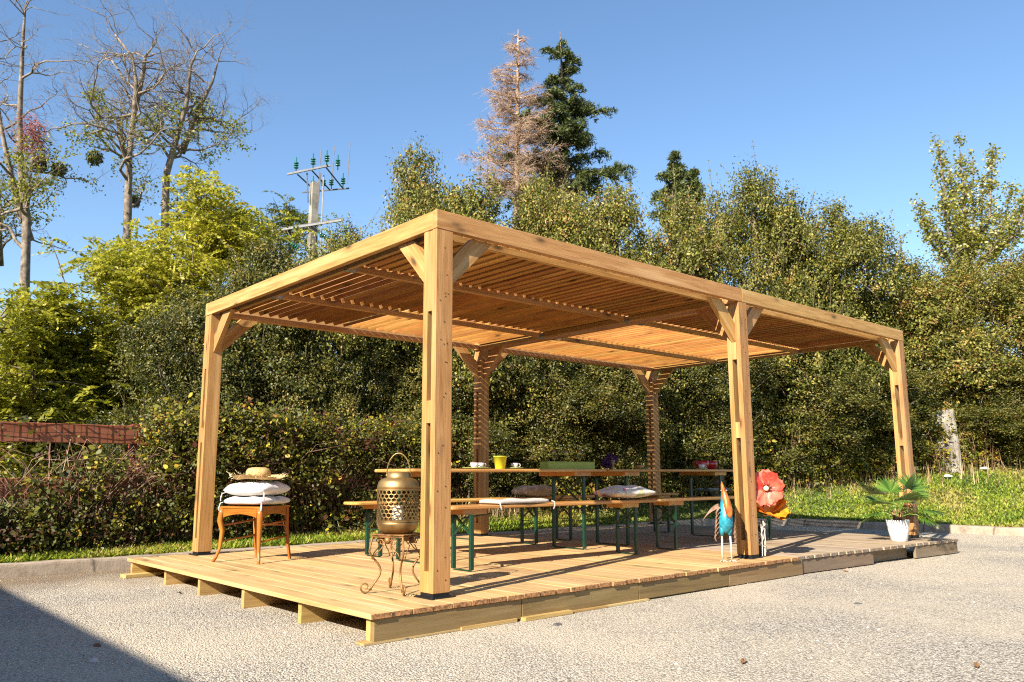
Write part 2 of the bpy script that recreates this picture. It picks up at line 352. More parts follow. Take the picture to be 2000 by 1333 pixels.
# grass blades
GR = leafmat('grass_blades', [(0.0, (0.035, 0.06, 0.010)), (0.35, (0.13, 0.20, 0.018)), (0.6, (0.28, 0.36, 0.034)), (0.8, (0.42, 0.40, 0.06)), (1.0, (0.42, 0.31, 0.13))], rough=0.5, trans=0.35)
def blades(P, h, w, tone, lean=0.5, squash=1.0):
    n = len(P); a = RNG.uniform(0, 2*np.pi, n); d = np.stack([np.cos(a), np.sin(a), np.zeros(n)], 1); s = np.stack([-np.sin(a), np.cos(a), np.zeros(n)], 1)
    le = RNG.uniform(0.1, 1, n)[:, None]*lean*h[:, None]; up = np.array([0, 0, 1.0])
    w = w[:, None]; hh = h[:, None]
    b0, b1 = P-s*w, P+s*w; tip = P+d*le+up*hh*RNG.uniform(0.7, 1.0, n)[:, None]; m0 = P+(tip-P)*0.55
    return np.stack([b0, b1, m0+s*w*0.8, tip, m0-s*w*0.8], 1).reshape(-1, 3)
def scatter(a0, a1, t0, t1, dens):
    out = []; az = a0
    while az < a1:
        p0, p1 = ground(az, t0), ground(az, t1); r_ = math.hypot(p0[0]-CAM[0], p0[1]-CAM[1]); L = math.hypot(p1[0]-p0[0], p1[1]-p0[1])
        k = RNG.poisson(dens*L*r_*R(0.25))
        for _ in range(k): out.append(ground(az+RNG.uniform(0, .25), RNG.uniform(t0, t1)))
        az += 0.25
    return np.array(out)
P1 = scatter(44, 92, 0.0, 1.1, 2600); P2 = scatter(8, 44, 0.0, 1.08, 1300); P = np.concatenate([P1, P2])
patch = 0.5+0.28*np.sin(P[:, 0]*1.9+np.sin(P[:, 1]*2.3)*1.5)*np.cos(P[:, 1]*1.7)+RNG.normal(0, .16, len(P))
hh = np.where(np.arange(len(P)) < len(P1), RNG.uniform(.03, .10, len(P)), RNG.uniform(.02, .065, len(P)))
patch = patch+np.where(np.arange(len(P)) < len(P1), .16, .14)
go = npmesh('grass', blades(P, hh, RNG.uniform(.005, .011, len(P))*np.where(np.arange(len(P)) < len(P1), 1.3, 1.5), None, 1.5), 5, GR, np.clip(patch, 0, .95))
tag(go, 'sunlit green grass growing between the kerb and the hedge', 'grass', kind='stuff')

# dry stalks at the foot of the hedge
DRY = leafmat('dry_stalks', [(0, (0.16, 0.09, 0.04)), (0.5, (0.36, 0.25, 0.12)), (1, (0.55, 0.42, 0.24))], rough=0.7, trans=0.15)
P = []
for a0, a1, n in ((58, 86, 900), (48, 60, 1600), (14, 50, 1700)):
    for _ in range(n):
        P.append(ground(RNG.uniform(a0, a1), 1+RNG.normal(0.0, .22) if True else 0))
P = np.array(P); ds = npmesh('dry_grass', blades(P, RNG.uniform(.10, .50, len(P)), RNG.uniform(.004, .009, len(P)), None, 0.6), 5, DRY, RNG.uniform(0, 1, len(P)))
tag(ds, 'straw coloured dry grass stalks along the foot of the hedge', 'dry grass', kind='stuff')

# loose pebbles on the gravel
PEB = leafmat('pebble_stone', [(0, (0.13, 0.115, 0.10)), (0.5, (0.36, 0.32, 0.27)), (0.9, (0.56, 0.51, 0.45)), (1, (0.68, 0.64, 0.58))], rough=0.9, trans=0.0, spec=0.2)
n = 6500; Q = np.stack([RNG.uniform(-3.2, 9, n), RNG.uniform(-4.5, 5, n), np.full(n, GZ)], 1)
keep = ~((Q[:, 0] > -0.5) & (Q[:, 0] < 7.1) & (Q[:, 1] > -0.15) & (Q[:, 1] < 4.6)); Q = Q[keep & (Q[:, 1] < 4.6)]; n = len(Q)
oc = np.array([(1, 0, 0), (0, 1, 0), (-1, 0, 0), (0, -1, 0), (0, 0, 1.0)]); ofs = [(0, 1, 4), (1, 2, 4), (2, 3, 4), (3, 0, 4)]
V = oc[None]*RNG.uniform(0.6, 1.2, (n, 5, 1)); rt = RNG.uniform(0, 6.3, n); ca, sa = np.cos(rt), np.sin(rt)
V = np.stack([V[..., 0]*ca[:, None]-V[..., 1]*sa[:, None], V[..., 0]*sa[:, None]+V[..., 1]*ca[:, None], V[..., 2]*0.75], -1)
V = V*RNG.gamma(3.0, 0.0018, n).clip(.003, .011)[:, None, None]+Q[:, None]
T = np.stack([V[:, list(f)] for f in ofs], 1).reshape(-1, 3)
tag(npmesh('loose_gravel', T, 3, PEB, np.repeat(RNG.uniform(0, 1, n)**1.6, 4)), 'loose grey and beige stones lying on the gravel yard', 'gravel', kind='stuff')
# larger debris on the gravel
def stone(name, p, s, mat, label, cat, flat=0.5, group=None):
    bm = bmesh.new(); bmesh.ops.create_icosphere(bm, subdivisions=2, radius=1)
    k = [random.uniform(-1, 1) for _ in range(6)]
    for v in bm.verts:
        f = 1+0.25*math.sin(3*v.co.x+k[0]*3)*math.cos(2.5*v.co.y+k[1]*3)+random.uniform(-.06, .06)
        v.co = Vector((v.co.x*f*s[0], v.co.y*f*s[1], v.co.z*f*s[2]))
    me = bpy.data.meshes.new(name); bm.to_mesh(me); bm.free(); me.materials.append(mat); o = bpy.data.objects.new(name, me); col.objects.link(o)
    o.location = p; o.rotation_euler.z = random.uniform(0, 6); return tag(o, label, cat, group)
def gp(u, v, z=GZ):
    d = ray(u, v); t = (z-CAM[2])/d[2]; return CAM+t*d
BRK = plain('brick', (0.24, 0.09, 0.04), 0.9, var=0.2, bumpy=0.5); PINK = plain('pinkish_stone', (0.62, 0.50, 0.45), 0.8, var=0.1)
DARKS = plain('dark_stone', (0.10, 0.095, 0.09), 0.85, var=0.2, bumpy=0.3); WPAP = plain('white_paper', (0.8, 0.79, 0.76), 0.8, var=0.04)
LEAFB = plain('dead_leaf', (0.26, 0.13, 0.05), 0.8, var=0.25)
stone('brick_chip', gp(190, 1262), (.042, .022, .014), BRK, 'brown chip of brick lying in the shade on the gravel', 'stone')
stone('pebble', gp(184, 1292), (.03, .02, .014), PINK, 'pale pink stone below the brick chip in the shaded gravel', 'stone')
stone('pebble', gp(1089, 1221), (.035, .025, .012), DARKS, 'dark flat stone on the gravel in front of the middle fascia board', 'stone')
stone('pebble', gp(791, 1249), (.025, .02, .014), DARKS, 'dark lump of stone beside the near corner of the deck', 'stone')
stone('pebble', gp(936, 1218), (.03, .02, .016), DARKS, 'dark grey stones lying against the timber under the deck edge', 'stone')
stone('pebble', gp(1676, 1180), (.03, .02, .012), DARKS, 'small black stone alone on the gravel right of the centre', 'stone')
for (u, v), l in zip(((1908, 1304), (1650, 1117), (1452, 1296), (350, 1160), (1610, 1116)),
        ('brown dead leaf near the bottom right corner of the yard', 'brown dead leaf on the gravel in front of the old fascia boards', 'curled brown leaf at the bottom edge of the gravel', 'brown dead leaf between the joist ends and the shade', 'tan dead leaf close to the joint of new and old deck')):
    mb = MB(); p = gp(u, v); L = .035
    mb.grid([[(i*L*.5, j*L*.4*(1-abs(i)/2.6), .006+.008*abs(j)+.006*math.sin(i*1.3)) for j in (-1, 0, 1)] for i in (-2, -1, 0, 1, 2)])
    tag(mb.build('fallen_leaf', LEAFB, None, p, (0, 0, random.uniform(0, 6))), l, 'leaf', 'fallen leaves on the gravel')
stone('paper_scrap', gp(1600, 1112), (.03, .02, .01), WPAP, 'white scrap at the foot of the old deck fascia', 'litter')
for (u, t, l) in ((1852, .82, 'white scrap on the grass below the concrete post'), (1925, .9, 'white scrap on the grass right of the concrete post')):
    az = math.degrees(math.atan2(*(ray(u, 930)[[1, 0]]))); p = ground(az, t)
    stone('paper_scrap', (p[0], p[1], p[2]+.06), (.09, .08, .03), WPAP, l, 'litter')

# building out of frame on the left whose shadow lies over the gravel
BW = plain('render_wall', (0.42, 0.38, 0.32), 0.9, bumpy=0.3, scale=4); BR = plain('grey_trim', (0.16, 0.165, 0.17), 0.6)
GLS = plain('dark_glass', (0.03, 0.035, 0.04), 0.08, 0, 0.8)
eh = 3.8; bx = -1.60-eh/TS
bt = thing('warehouse', 'long pale rendered building left of the yard, casting the shade on the gravel', 'building', (bx, -6, GZ))
MB().box((-9, -13, 0), (-0.02, 14, eh-0.2)).build('wall', BW, bt)
MB().box((-9.1, -13.1, eh-0.2), (0.02, 14.1, eh-GZ-0.165)).build('roof', BR, bt)
for y in (-9, -4, 6, 11):
    w_ = MB().box((-0.04, y-.8, 1), (0.0, y+.8, 2.2)).build('window', BR, bt); MB().box((-0.02, y-.74, 1.06), (0.012, y+.74, 2.14)).build('pane', GLS, w_)
dr = MB().box((-0.04, .2, 0), (0.01, 3.2, 2.8)).build('door', BR, bt); MB().box((0.012, .3, .9), (0.05, .34, 1.2)).build('handle', ZINC, dr)
# ================================================================== PERGOLA
PW, PL, PM, PB, PT = 3.98, 7.148, 3.595, 2.37, 2.50           # width, length, middle post, beam bottom, beam top
a_, q_ = 0.1445, 0.136
pg = thing('pergola', 'long larch pergola with six posts and a tilted louvre roof over the deck', 'pergola')
def post(x0, y0):
    p = MB(); z0 = 0.03; pl = 0.048
    for k, (ya, yb) in enumerate(((0, pl), (a_-pl, a_))):
        p.box((0, ya, z0), (q_, yb, PB), tone=random.random(), bev=0.003)
    for za, zb in ((z0+.002, .16), (1.085, 1.23), (1.82, PB-.004)):
        p.box((0.0025, pl+.0005, za), (q_-.0025, a_-pl-.0005, zb), tone=random.random())
    for k in range(22):
        z = random.uniform(.1, 2.3); x = random.uniform(.02, q_-.02)
        if y0 < 1: p.box((x-.003, -.0022, z-.003), (x+.003, .0008, z+.003), mat=1)
    o = p.build('post', [PZ, BLACKM], pg, (x0, y0, 0))
    bp = MB(); bp.box((-.025, -.025, .001), (q_+.025, a_+.025, .007)); bp.box((.006, .006, .007), (q_-.006, a_-.006, z0+.001))
    for sx in (-.012, q_+.012):
        for sy in (-.012, a_+.012): bp.lathe([(.008, .007), (.008, .014), (.0, .0145)], (sx, sy, 0), 6)
    bp.build('base_plate', BLACKM, o)
PX0 = [0, PM-q_/2, PL-q_]
for x in PX0:
    for y in (0, PW-a_): post(x, y)
bt_ = 0.045
def beam_x(name, x0, x1, y0, y1, z0, z1, mat=PX, bev=.003):
    return MB().box((0, 0, 0), (x1-x0, y1-y0, z1-z0), tone=random.random(), bev=bev).build(name, mat, pg, (x0, y0, z0))
def beam_y(name, x0, x1, y0, y1, z0, z1, mat=PY, bev=.003):
    return MB().box((0, 0, 0), (x1-x0, y1-y0, z1-z0), tone=random.random(), bev=bev).build(name, mat, pg, (x0, y0, z0))
for y in (0, PW-bt_):
    beam_x('long_beam', -.003, PM-.001, y-.003 if y == 0 else y, y+bt_ if y == 0 else y+bt_+.003, PB+.001, PT)
    beam_x('long_beam', PM+.001, PL+.003, y-.003 if y == 0 else y, y+bt_ if y == 0 else y+bt_+.003, PB+.001, PT)
beam_y('short_beam', -.002, bt_, bt_+.001, PW-bt_-.001, PB+.002, PT-.002)
beam_y('short_beam', PL-bt_, PL+.002, bt_+.001, PW-bt_-.001, PB+.002, PT-.002)
beam_y('short_beam', PM-.10, PM-.055, bt_+.001, PW-bt_-.001, PB-.012, PT-.03)
beam_y('short_beam', PM+.055, PM+.10, bt_+.001, PW-bt_-.001, PB-.012, PT-.03)
# rails that carry the louvres
YJ = [0.16, 1.335, 2.645, PW-.16]
bays = [(bt_+.09, PM-.12), (PM+.12, PL-bt_-.09)]
for i, (xa, xb) in enumerate(bays):
    for k, yj in enumerate(YJ):
        beam_x('louvre_rail', xa, xb, yj-.02, yj+.02, PB-.014, PB+.034, PX, .002)
        if k in (1, 2):
            for xe in (xa-.05, xb-.05):
                br = MB(); br.box((xe, yj-.03, PB-.018), (xe+.10, yj+.03, PB-.0145)); br.box((xe, yj-.0305, PB-.018), (xe+.1, yj-.0275, PB+.02)); br.build('bracket', ZINC, pg)
    beam_y('edge_rail', xa-.045, xa-.003, .13, PW-.13, PB-.01, PB+.045)
    beam_y('edge_rail', xb+.003, xb+.045, .13, PW-.13, PB-.01, PB+.045)
    for k in range(3):
        y0, y1 = YJ[k]-.012, YJ[k+1]+.012
        y0 += .034; y1 -= .034
        s = MB(); pitch = (xb-xa-.07)/round((xb-xa-.07)/.1085); x = xa+.065; j = 0
        while x < xb:
            if k == 0: w_, th, t = .104, .022, R(8+random.uniform(-1.6, 1.6))
            elif k == 1: w_, th, t = (.086, .041, R(32+random.uniform(-1.5, 1.5))) if i == 0 else (.060, .018, R(20+random.uniform(-2, 2)))
            else: w_, th, t = (.086 if x < 1.5 else .046, .042 if x < 1.5 else .033, R(31 if x < 1.5 else 26)+R(+random.uniform(-1.5, 1.5)))
            zc = PB+.040+.5*(w_*math.sin(t)+th*math.cos(t))
            s.box((x-w_/2, y0, zc-th/2), (x+w_/2, y1, zc+th/2), tone=random.random(), rot=Matrix.Rotation(-t, 3, 'Y'), bev=.002)
            x += pitch; j += 1
        s.build('louvre_panel', LV, pg)
# braces: flat 45 mm boards cut at 45 degrees, in the slot of the post
def brace(corner, axis, sgn):
    x, y = corner; r1, r2 = .385, .20
    poly = [(0.0, PB-r1), (0.0, PB-r2), (r2, PB-.001), (r1, PB-.001)]
    b = MB(); cx, cz = r1/2, PB-r1/2
    ang = math.pi/4; Lc = []
    for (p, z) in poly:                                        # local frame: grain along local X, turned 45 degrees in the object
        dx, dz = p-cx, z-cz; Lc.append((dx*math.cos(ang)+dz*math.sin(ang), -dx*math.sin(ang)+dz*math.cos(ang)))
    b.prism(Lc, 'Y', -.0225, .0225, tone=random.random())
    o = recalc(b.build('brace', PX, pg))
    M = Matrix.Rotation(-ang, 4, 'Y')
    if axis == 'X':
        if sgn < 0: M = Matrix.Rotation(math.pi, 4, 'Z') @ M
        o.matrix_local = Matrix.Translation((x+sgn*cx, y, cz)) @ M
    else:
        M = Matrix.Rotation(sgn*math.pi/2, 4, 'Z') @ M
        o.matrix_local = Matrix.Translation((x, y+sgn*cx, cz)) @ M
e = .001
for x, sides in ((PX0[0], (1,)), (PX0[1], (1, -1)), (PX0[2], (-1,))):
    for y, sy in ((0, 1), (PW-a_, -1)):
        for s_ in sides: brace((x+(q_+e if s_ > 0 else -e), y+a_/2), 'X', s_)
        brace((x+q_/2, y+(a_+e if sy > 0 else -e)), 'Y', sy)

# ================================================================== DECK
dk = thing('deck', 'low larch deck on joists, its far right end older and greyer', 'deck', (0, 0, 0))
DX0, DXJ, DX1, DYB = -.573, 3.985, 7.225, 4.06
def front_y(x): return -.212 if x < DXJ else -.19-(x-DXJ)/(DX1-DXJ)*.21
def boards(x0, x1, mats, name):
    s = MB(); bw = .1425; n = round((x1-x0)/bw); bw = (x1-x0)/n
    for i in range(n):
        xa = x0+i*bw; t = random.random(); dz = random.uniform(-.0012, .0012); ya = front_y(xa+bw/2)+random.uniform(-.006, .006)
        s.box((xa+.002, ya, -.03+dz), (xa+bw-.002, DYB+random.uniform(-.01, .01), dz), tone=t, bev=.0025)
        for k in range(len(s.f)-1, -1, -1):
            if s.t[k] != t: break
            ys = [s.v[q][1] for q in s.f[k]]
            if max(ys)-min(ys) < .004 and max(ys) < 0: s.m[k] = 1
    return s.build(name, mats, dk)
boards(DX0, DXJ, [DKY, ENDG], 'decking'); ob = boards(DXJ, DX1, [DKO, ENDO], 'decking'); ob['label'] = 'older greyer deck boards'
nj = 6
for i in range(nj):
    y = -.165+(DYB-.08+.165)*i/(nj-1)
    if i == 0: MB().box((0, 0, 0), (DXJ-DX0-.04, .045, .134), tone=random.random()).build('joist', JOI, dk, (DX0+.03, y-.0, GZ))
    else: MB().box((0, 0, 0), (DX1-DX0-.1, .045, .134), tone=random.random()).build('joist', JOI, dk, (DX0+.04+random.uniform(-.015, .015), y, GZ))
segs = [(DX0+.028, onY(1018, -.2), 0), (onY(1018, -.2), onY(1241, -.2), 0), (onY(1241, -.2), onY(1415, -.2), 0), (onY(1415, -.2), onY(1557, -.2), 0)]
for k, (x0, x1, _) in enumerate(segs):
    h = .122 if k < 3 else .128
    MB().box((0, 0, 0), (x1-x0-.004, .03, h), tone=random.random(), bev=.003).build('fascia_board', FASC, dk, (x0+.002, front_y(x0)+.012, -.0315-h))
old = [(DXJ+.004, onY(1695, -.27), 0), (onY(1695, -.27)+.01, onY(1772, -.3)-.01, .09), (onY(1772, -.3), DX1-.01, 0)]
for x0, x1, ins in old:
    y0, y1 = front_y(x0)+.012+ins, front_y(x1)+.012+ins; L = math.hypot(x1-x0, y1-y0)
    o = MB().box((0, 0, 0), (L-.004, .032, .125), tone=random.random(), bev=.003).build('fascia_board', FASO, dk, (x0+.002, y0, -.0315-.125), (0, 0, math.atan2(y1-y0, x1-x0))); o['label'] = 'older brown fascia board'
# shims and offcuts under the edge
for u0, u1, dy, h in ((722, 905, .012, .012), (905, 1010, .0, .02), (1020, 1110, -.03, .022), (1110, 1180, -.012, .012), (1180, 1260, -.01, .012)):
    x0, x1 = onY(u0, -.22), onY(u1, -.22)
    MB().box((0, 0, 0), (x1-x0, .09, h), tone=random.random()).build('shim', JOI, dk, (x0, -.215+dy, GZ+.002))
MB().box((0, 0, 0), (.62, .14, .03), tone=.3).build('shim', JOI, dk, (DX0-.06, DYB-.2, GZ+.002), (0, 0, .05))
# ================================================================== TABLES AND BENCHES
TZ, BZ = .81, .512
def folding(name, L, Wd, H, fx, label, cat, group, loc, th=.028, items=True):
    t = thing(name, label, cat, loc, 0, group)
    r_ = .05; poly = []
    for cx, cy, a0 in ((L-r_, Wd-r_, 0), (r_, Wd-r_, 90), (r_, r_, 180), (L-r_, r_, 270)):
        for k in range(5): a = R(a0+22.5*k); poly.append((cx+r_*math.cos(a), cy+r_*math.sin(a)))
    tp = MB(); n = len(poly); top = H; e = .006
    ins = [(L/2+(x-L/2)*(1-2*e/L), Wd/2+(y-Wd/2)*(1-2*e/Wd)) for x, y in poly]
    vs = [(*p, top-th) for p in ins]+[(*p, top-th+e) for p in poly]+[(*p, top-e) for p in poly]+[(*p, top) for p in ins]
    fs = [[k*n+i, k*n+(i+1) % n, (k+1)*n+(i+1) % n, (k+1)*n+i] for k in range(3) for i in range(n)]+[list(range(n))[::-1], list(range(3*n, 4*n))]
    tp.add(vs, fs, tone=random.random()); tp.build('table_top' if cat == 'table' else 'seat', TBL, t)
    # cross battens under the top
    for xb in (fx[0]-.07, fx[1]+.07-.24):
        bt2 = MB().box((xb, .035, top-th-.042), (xb+.24, Wd-.035, top-th-.0005), tone=random.random()); bt2.build('batten', TBY, t)
    ya, yb = (Wd/2-.22, Wd/2+.22) if cat == 'table' else (.02, Wd-.02)
    zt = top-th-.043
    for k, x in enumerate(fx):
        fr = thing_part('leg_frame', t, (x, 0, 0))
        w_ = .018
        for y in (ya, yb):
            MB().box((-w_, y-.013, .012), (w_, y+.013, zt), bev=.003).build('leg', GREENM, fr)
        g = MB(); g.box((-w_*.8, ya+.0135, .004), (w_*.8, yb-.0135, .011)); g.build('foot_bar', GREENM, fr)
        d = 1 if k == 0 else -1; hb = zt-.30 if cat == 'table' else zt-.16
        g = MB(); 
        for s_, o_ in ((1, .006), (-1, -.006)):
            y0, y1 = (ya+.014, yb-.014) if s_ > 0 else (yb-.014, ya+.014)
            g.tube([(o_, y0, hb), (o_, y1, zt-.01)], .011, 4)
        g.tube([(0, ya+.013, hb-.03), (0, yb-.013, hb-.03)], .005, 6)
        g.build('cross_brace', GREENM, fr)
        g = MB(); g.tube([(.0, Wd/2, zt-.05 if cat == 'table' else zt-.03), (d*.30, Wd/2, zt-.004)], .007, 6); g.build('strut', GREENM, fr)
    return t
def thing_part(name, parent, loc):
    o = bpy.data.objects.new(name, None); col.objects.link(o); o.parent = parent; o.location = loc; o.empty_display_size = .05; return o
TG, BG = 'varnished folding tables on the deck', 'varnished folding benches on the deck'
TY = 1.57
folding('folding_table', 2.50, .60, TZ, (.24, 2.20), 'varnished folding table whose left end reaches behind the brass lantern', 'table', TG, (.90, TY, 0))
folding('folding_table', 2.35, .60, TZ, (.35, 2.10), 'varnished folding table with the red bowls at its far right end', 'table', TG, (3.425, TY, 0))
folding('folding_bench', 2.55, .27, BZ, (.20, 2.21), 'near left folding bench with the flat grey seat pad', 'bench', BG, (.87, .935, 0))
folding('folding_bench', 2.40, .27, BZ, (.27, 2.03), 'near right folding bench ending behind the blue bird, no table items', 'bench', BG, (3.47, .97, 0))
folding('folding_bench', 2.50, .27, BZ, (.28, 2.28), 'far left folding bench with its end sticking out left of the lantern', 'bench', BG, (.90, 2.43, 0))
folding('folding_bench', 2.45, .27, BZ, (.37, 2.2), 'far right folding bench carrying the dark green seat pad', 'bench', BG, (3.46, 2.54, 0))

# ------------------------------------------------------------------ cushions
def fabric(name, base, spots=None, scale=9, thr=.56):
    base = tuple(q*.8 for q in base)
    mt, nt, b = newmat(name); co_ = objco(nt)
    c = ramp(nt, [(0.3, tuple(x*.85 for x in base)), (.7, base)], noise(nt, co_, 40, 4).outputs[0]).outputs[0]
    for k, (sc_, s) in enumerate(spots or ()):
        mp = N(nt, 'ShaderNodeMapping'); mp.inputs['Location'].default_value = (k*3.7, k*1.9, k*.7); nt.links.new(co_, mp.inputs['Vector'])
        f = ramp(nt, [(thr, 0.0), (thr+.03, 1.0)], noise(nt, mp.outputs[0], scale, 3, .6, .5).outputs[0]); c = mixc(nt, f.outputs[0], c, s)
    nt.links.new(c, b.inputs['Base Color']); b.inputs['Roughness'].default_value = .9; b.inputs['Sheen Weight'].default_value = .2
    bump(nt, noise(nt, co_, 300, 2).outputs[0], b, .25, .002); return mt
def pillow_mb(lx, ly, h, n=22, puff=2.2, corner=.55, wr=.012, seed=0):
    rn = random.Random(seed); ph = [rn.uniform(0, 6) for _ in range(6)]; s = MB()
    def pt(i, j, top):
        u, v = -1+2*i/n, -1+2*j/n
        e = (max(0, 1-abs(u)**puff)*max(0, 1-abs(v)**puff))**corner
        pin = 1-.10*(1-min(1, e*1.5))*(1-abs(abs(u)-abs(v)))
        wz = wr*math.sin(7*u+ph[0]+3*v)*math.cos(5*v+ph[1])*e
        z = h*(.5+.5*e*.98)+wz if top else h*(.5-.5*e*.85)
        return (u*lx/2*pin, v*ly/2*pin, z)
    s.grid([[pt(i, j, True) for j in range(n+1)] for i in range(n+1)]); s.grid([[pt(i, j, False) for j in range(n+1)] for i in range(n+1)])
    bm = bmesh.new(); me = bpy.data.meshes.new('t'); me.from_pydata(s.v, [], s.f); bm.from_mesh(me); bmesh.ops.remove_doubles(bm, verts=bm.verts, dist=1e-4)
    bmesh.ops.recalc_face_normals(bm, faces=bm.faces); bm.verts.index_update(); r_ = MB(); r_.add([v.co[:] for v in bm.verts], [[v.index for v in f.verts] for f in bm.faces]); bm.free(); return r_
FLOR = fabric('floral_fabric', (.74, .68, .60), ((0, (.45, .12, .18)), (1, (.78, .52, .10)), (2, (.30, .33, .12)), (3, (.82, .78, .72))), 11, .6)
BRN = fabric('tan_fabric', (.46, .36, .24), ((0, (.28, .19, .11)), (1, (.58, .48, .34))), 12, .57)
GREYP = fabric('grey_pad_fabric', (.50, .45, .41)); DGRN = fabric('dark_pad_fabric', (.10, .105, .075)); WHT = fabric('white_linen', (.86, .82, .78))
PRNT = fabric('printed_linen', (.80, .77, .74), ((0, (.45, .52, .62)), (1, (.72, .45, .42)), (2, (.35, .42, .40))), 22, .58)
FLOR2 = FLOR
u0, u1 = 1157, 1275
xc = (onY(u0, 1.06)+onY(u1, 1.06))/2
tag(pillow_mb(.56, .42, .135, seed=3).build('throw_pillow', FLOR, None, (xc+.02, 1.075, BZ+.001), (.0, 0, R(-8)), True), 'puffy cream pillow with flower print on the near benches', 'pillow')
xc = (onY(1003, 2.56)+onY(1082, 2.56))/2
tag(pillow_mb(.52, .34, .12, seed=5, puff=4).build('throw_pillow', BRN, None, (xc, 2.55, BZ+.001), (0, 0, R(5)), True), 'tan patterned pillow on the far left bench', 'pillow')
pad = pillow_mb(.62, .30, .036, puff=6, corner=.3, wr=.008, seed=8)
for sx in (-.3, .3):
    pad.tube([(sx, -.145, .02), (sx*1.03, -.17, .012), (sx*1.02, -.18, -.02), (sx*.98, -.175, -.05)], .006, 5)
xc = (onY(953, 1.0)+onY(1074, 1.0))/2
tag(pad.build('seat_pad', GREYP, None, (xc, 1.07, BZ+.001), (0, 0, 0), True), 'thin grey seat pad with ties on the near left bench', 'cushion')
xc = (onY(1365, 2.6)+onY(1432, 2.6))/2
tag(pillow_mb(.62, .30, .04, puff=6, corner=.3, wr=.006, seed=9).build('seat_pad', DGRN, None, (xc, 2.675, BZ+.001), (0, 0, 0), True), 'dark green seat pad on the far right bench', 'cushion')

# ------------------------------------------------------------------ things on the tables
TT = TZ+.0005
def lathe_obj(name, prof, mat, p, label=None, cat=None, group=None, parent=None, n=28):
    s = MB(); s.lathe(prof, (0, 0, 0), n); o = recalc(s.build(name, mat, parent, p, (0, 0, 0), True)); return tag(o, label, cat, group)
PINKC = plain('pink_china', (.74, .60, .62), .25, var=.05); LIME = plain('lime_plastic', (.60, .62, .03), .3, var=.04)
PALEG = plain('pale_green_china', (.45, .58, .22), .3, var=.05); OLIVE = plain('lime_box', (.36, .42, .035), .4, var=.06)
ORNG = plain('orange_china', (.62, .26, .07), .3, var=.05); REDP = plain('red_plastic', (.42, .006, .016), .18, var=.05, coat=.5); DKP = plain('dark_plate', (.06, .03, .02), .4)
def cup_on(parent_pos, label, rot=0, mat=PINKC):
    t = thing('tea_cup', label, 'cup', parent_pos, rot, 'small china cups on the tables')
    lathe_obj('bowl', [(.0, .002), (.018, .0), (.02, .004), (.034, .022), (.038, .05), (.0365, .05), (.032, .024), (.018, .008), (0, .006)], mat, (0, 0, 0), parent=t)
    h = MB(); h.tube([(.036, 0, .042), (.052, 0, .042), (.058, 0, .028), (.05, 0, .014), (.033, 0, .016)], .004, 6); h.build('handle', mat, t, smooth=True)
def plate(p, r_, mat, label, cat='plate', name='saucer'):
    lathe_obj(name, [(0, .002), (r_*.5, 0), (r_*.6, .002), (r_, .012), (r_, .014), (r_*.58, .006), (0, .005)], mat, p, label, cat)
yT = 1.74
x1 = onY(931, yT); plate((x1, yT, TT), .135, PALEG, 'pale green plate under the two pink cups', name='plate')
cup_on((x1-.045, yT-.02, TT+.007), 'pink cup at the left of the pair on the green plate', R(-40)); cup_on((x1+.05, yT+.01, TT+.007), 'pink cup at the right of the pair on the green plate', R(-20))
x1 = onY(977, yT); lathe_obj('flower_pot', [(0, .003), (.044, 0), (.047, .003), (.064, .115), (.067, .115), (.067, .122), (.061, .122), (.044, .01), (0, .009)], LIME, (x1, yT, TT), 'bright lime yellow flower pot standing between the cups', 'flower pot')
x1 = onY(1005, yT); plate((x1, yT, TT), .09, PALEG, 'pale green saucer under the single pink cup'); cup_on((x1, yT, TT+.007), 'single pink cup right of the lime flower pot', R(-30))
# lime box planter with three glasses standing behind it
xa, xb = onY(1067, yT), onY(1158, yT)
pb = MB(); L = xb-xa; hh_ = .075; wv_ = .12
pb.box((0, 0, 0), (L, wv_, .004)); pb.box((0, 0, .0041), (L, .004, hh_)); pb.box((0, wv_-.004, .0041), (L, wv_, hh_)); pb.box((0, .0041, .0041), (.004, wv_-.0041, hh_)); pb.box((L-.004, .0041, .0041), (L, wv_-.0041, hh_))
pb.box((-.004, -.004, hh_-.008), (L+.004, -.0001, hh_+.001))
tag(pb.build('planter_box', OLIVE, None, (xa, yT-.03, TT)), 'long lime green planter box in the middle of the tables', 'planter')
glm, nt, b = newmat('clear_glass'); b.inputs['Transmission Weight'].default_value = 1; b.inputs['Roughness'].default_value = .02; b.inputs['IOR'].default_value = 1.14; b.inputs['Base Color'].default_value = (.95, .97, .95, 1)
for u, l in ((1083, 'leftmost of the three clear stemmed glasses'), (1107, 'middle one of the three clear stemmed glasses'), (1133, 'rightmost of the three clear stemmed glasses')):
    lathe_obj('wine_glass', [(0, .001), (.032, 0), (.031, .003), (.005, .006), (.004, .09), (.016, .105), (.026, .14), (.030, .2), (.0292, .2), (.025, .141), (.014, .108), (0, .1)], glm, (onY(u, yT+.16), yT+.16, TT), l+' behind the planter box', 'glass', 'stemmed glasses behind the planter')
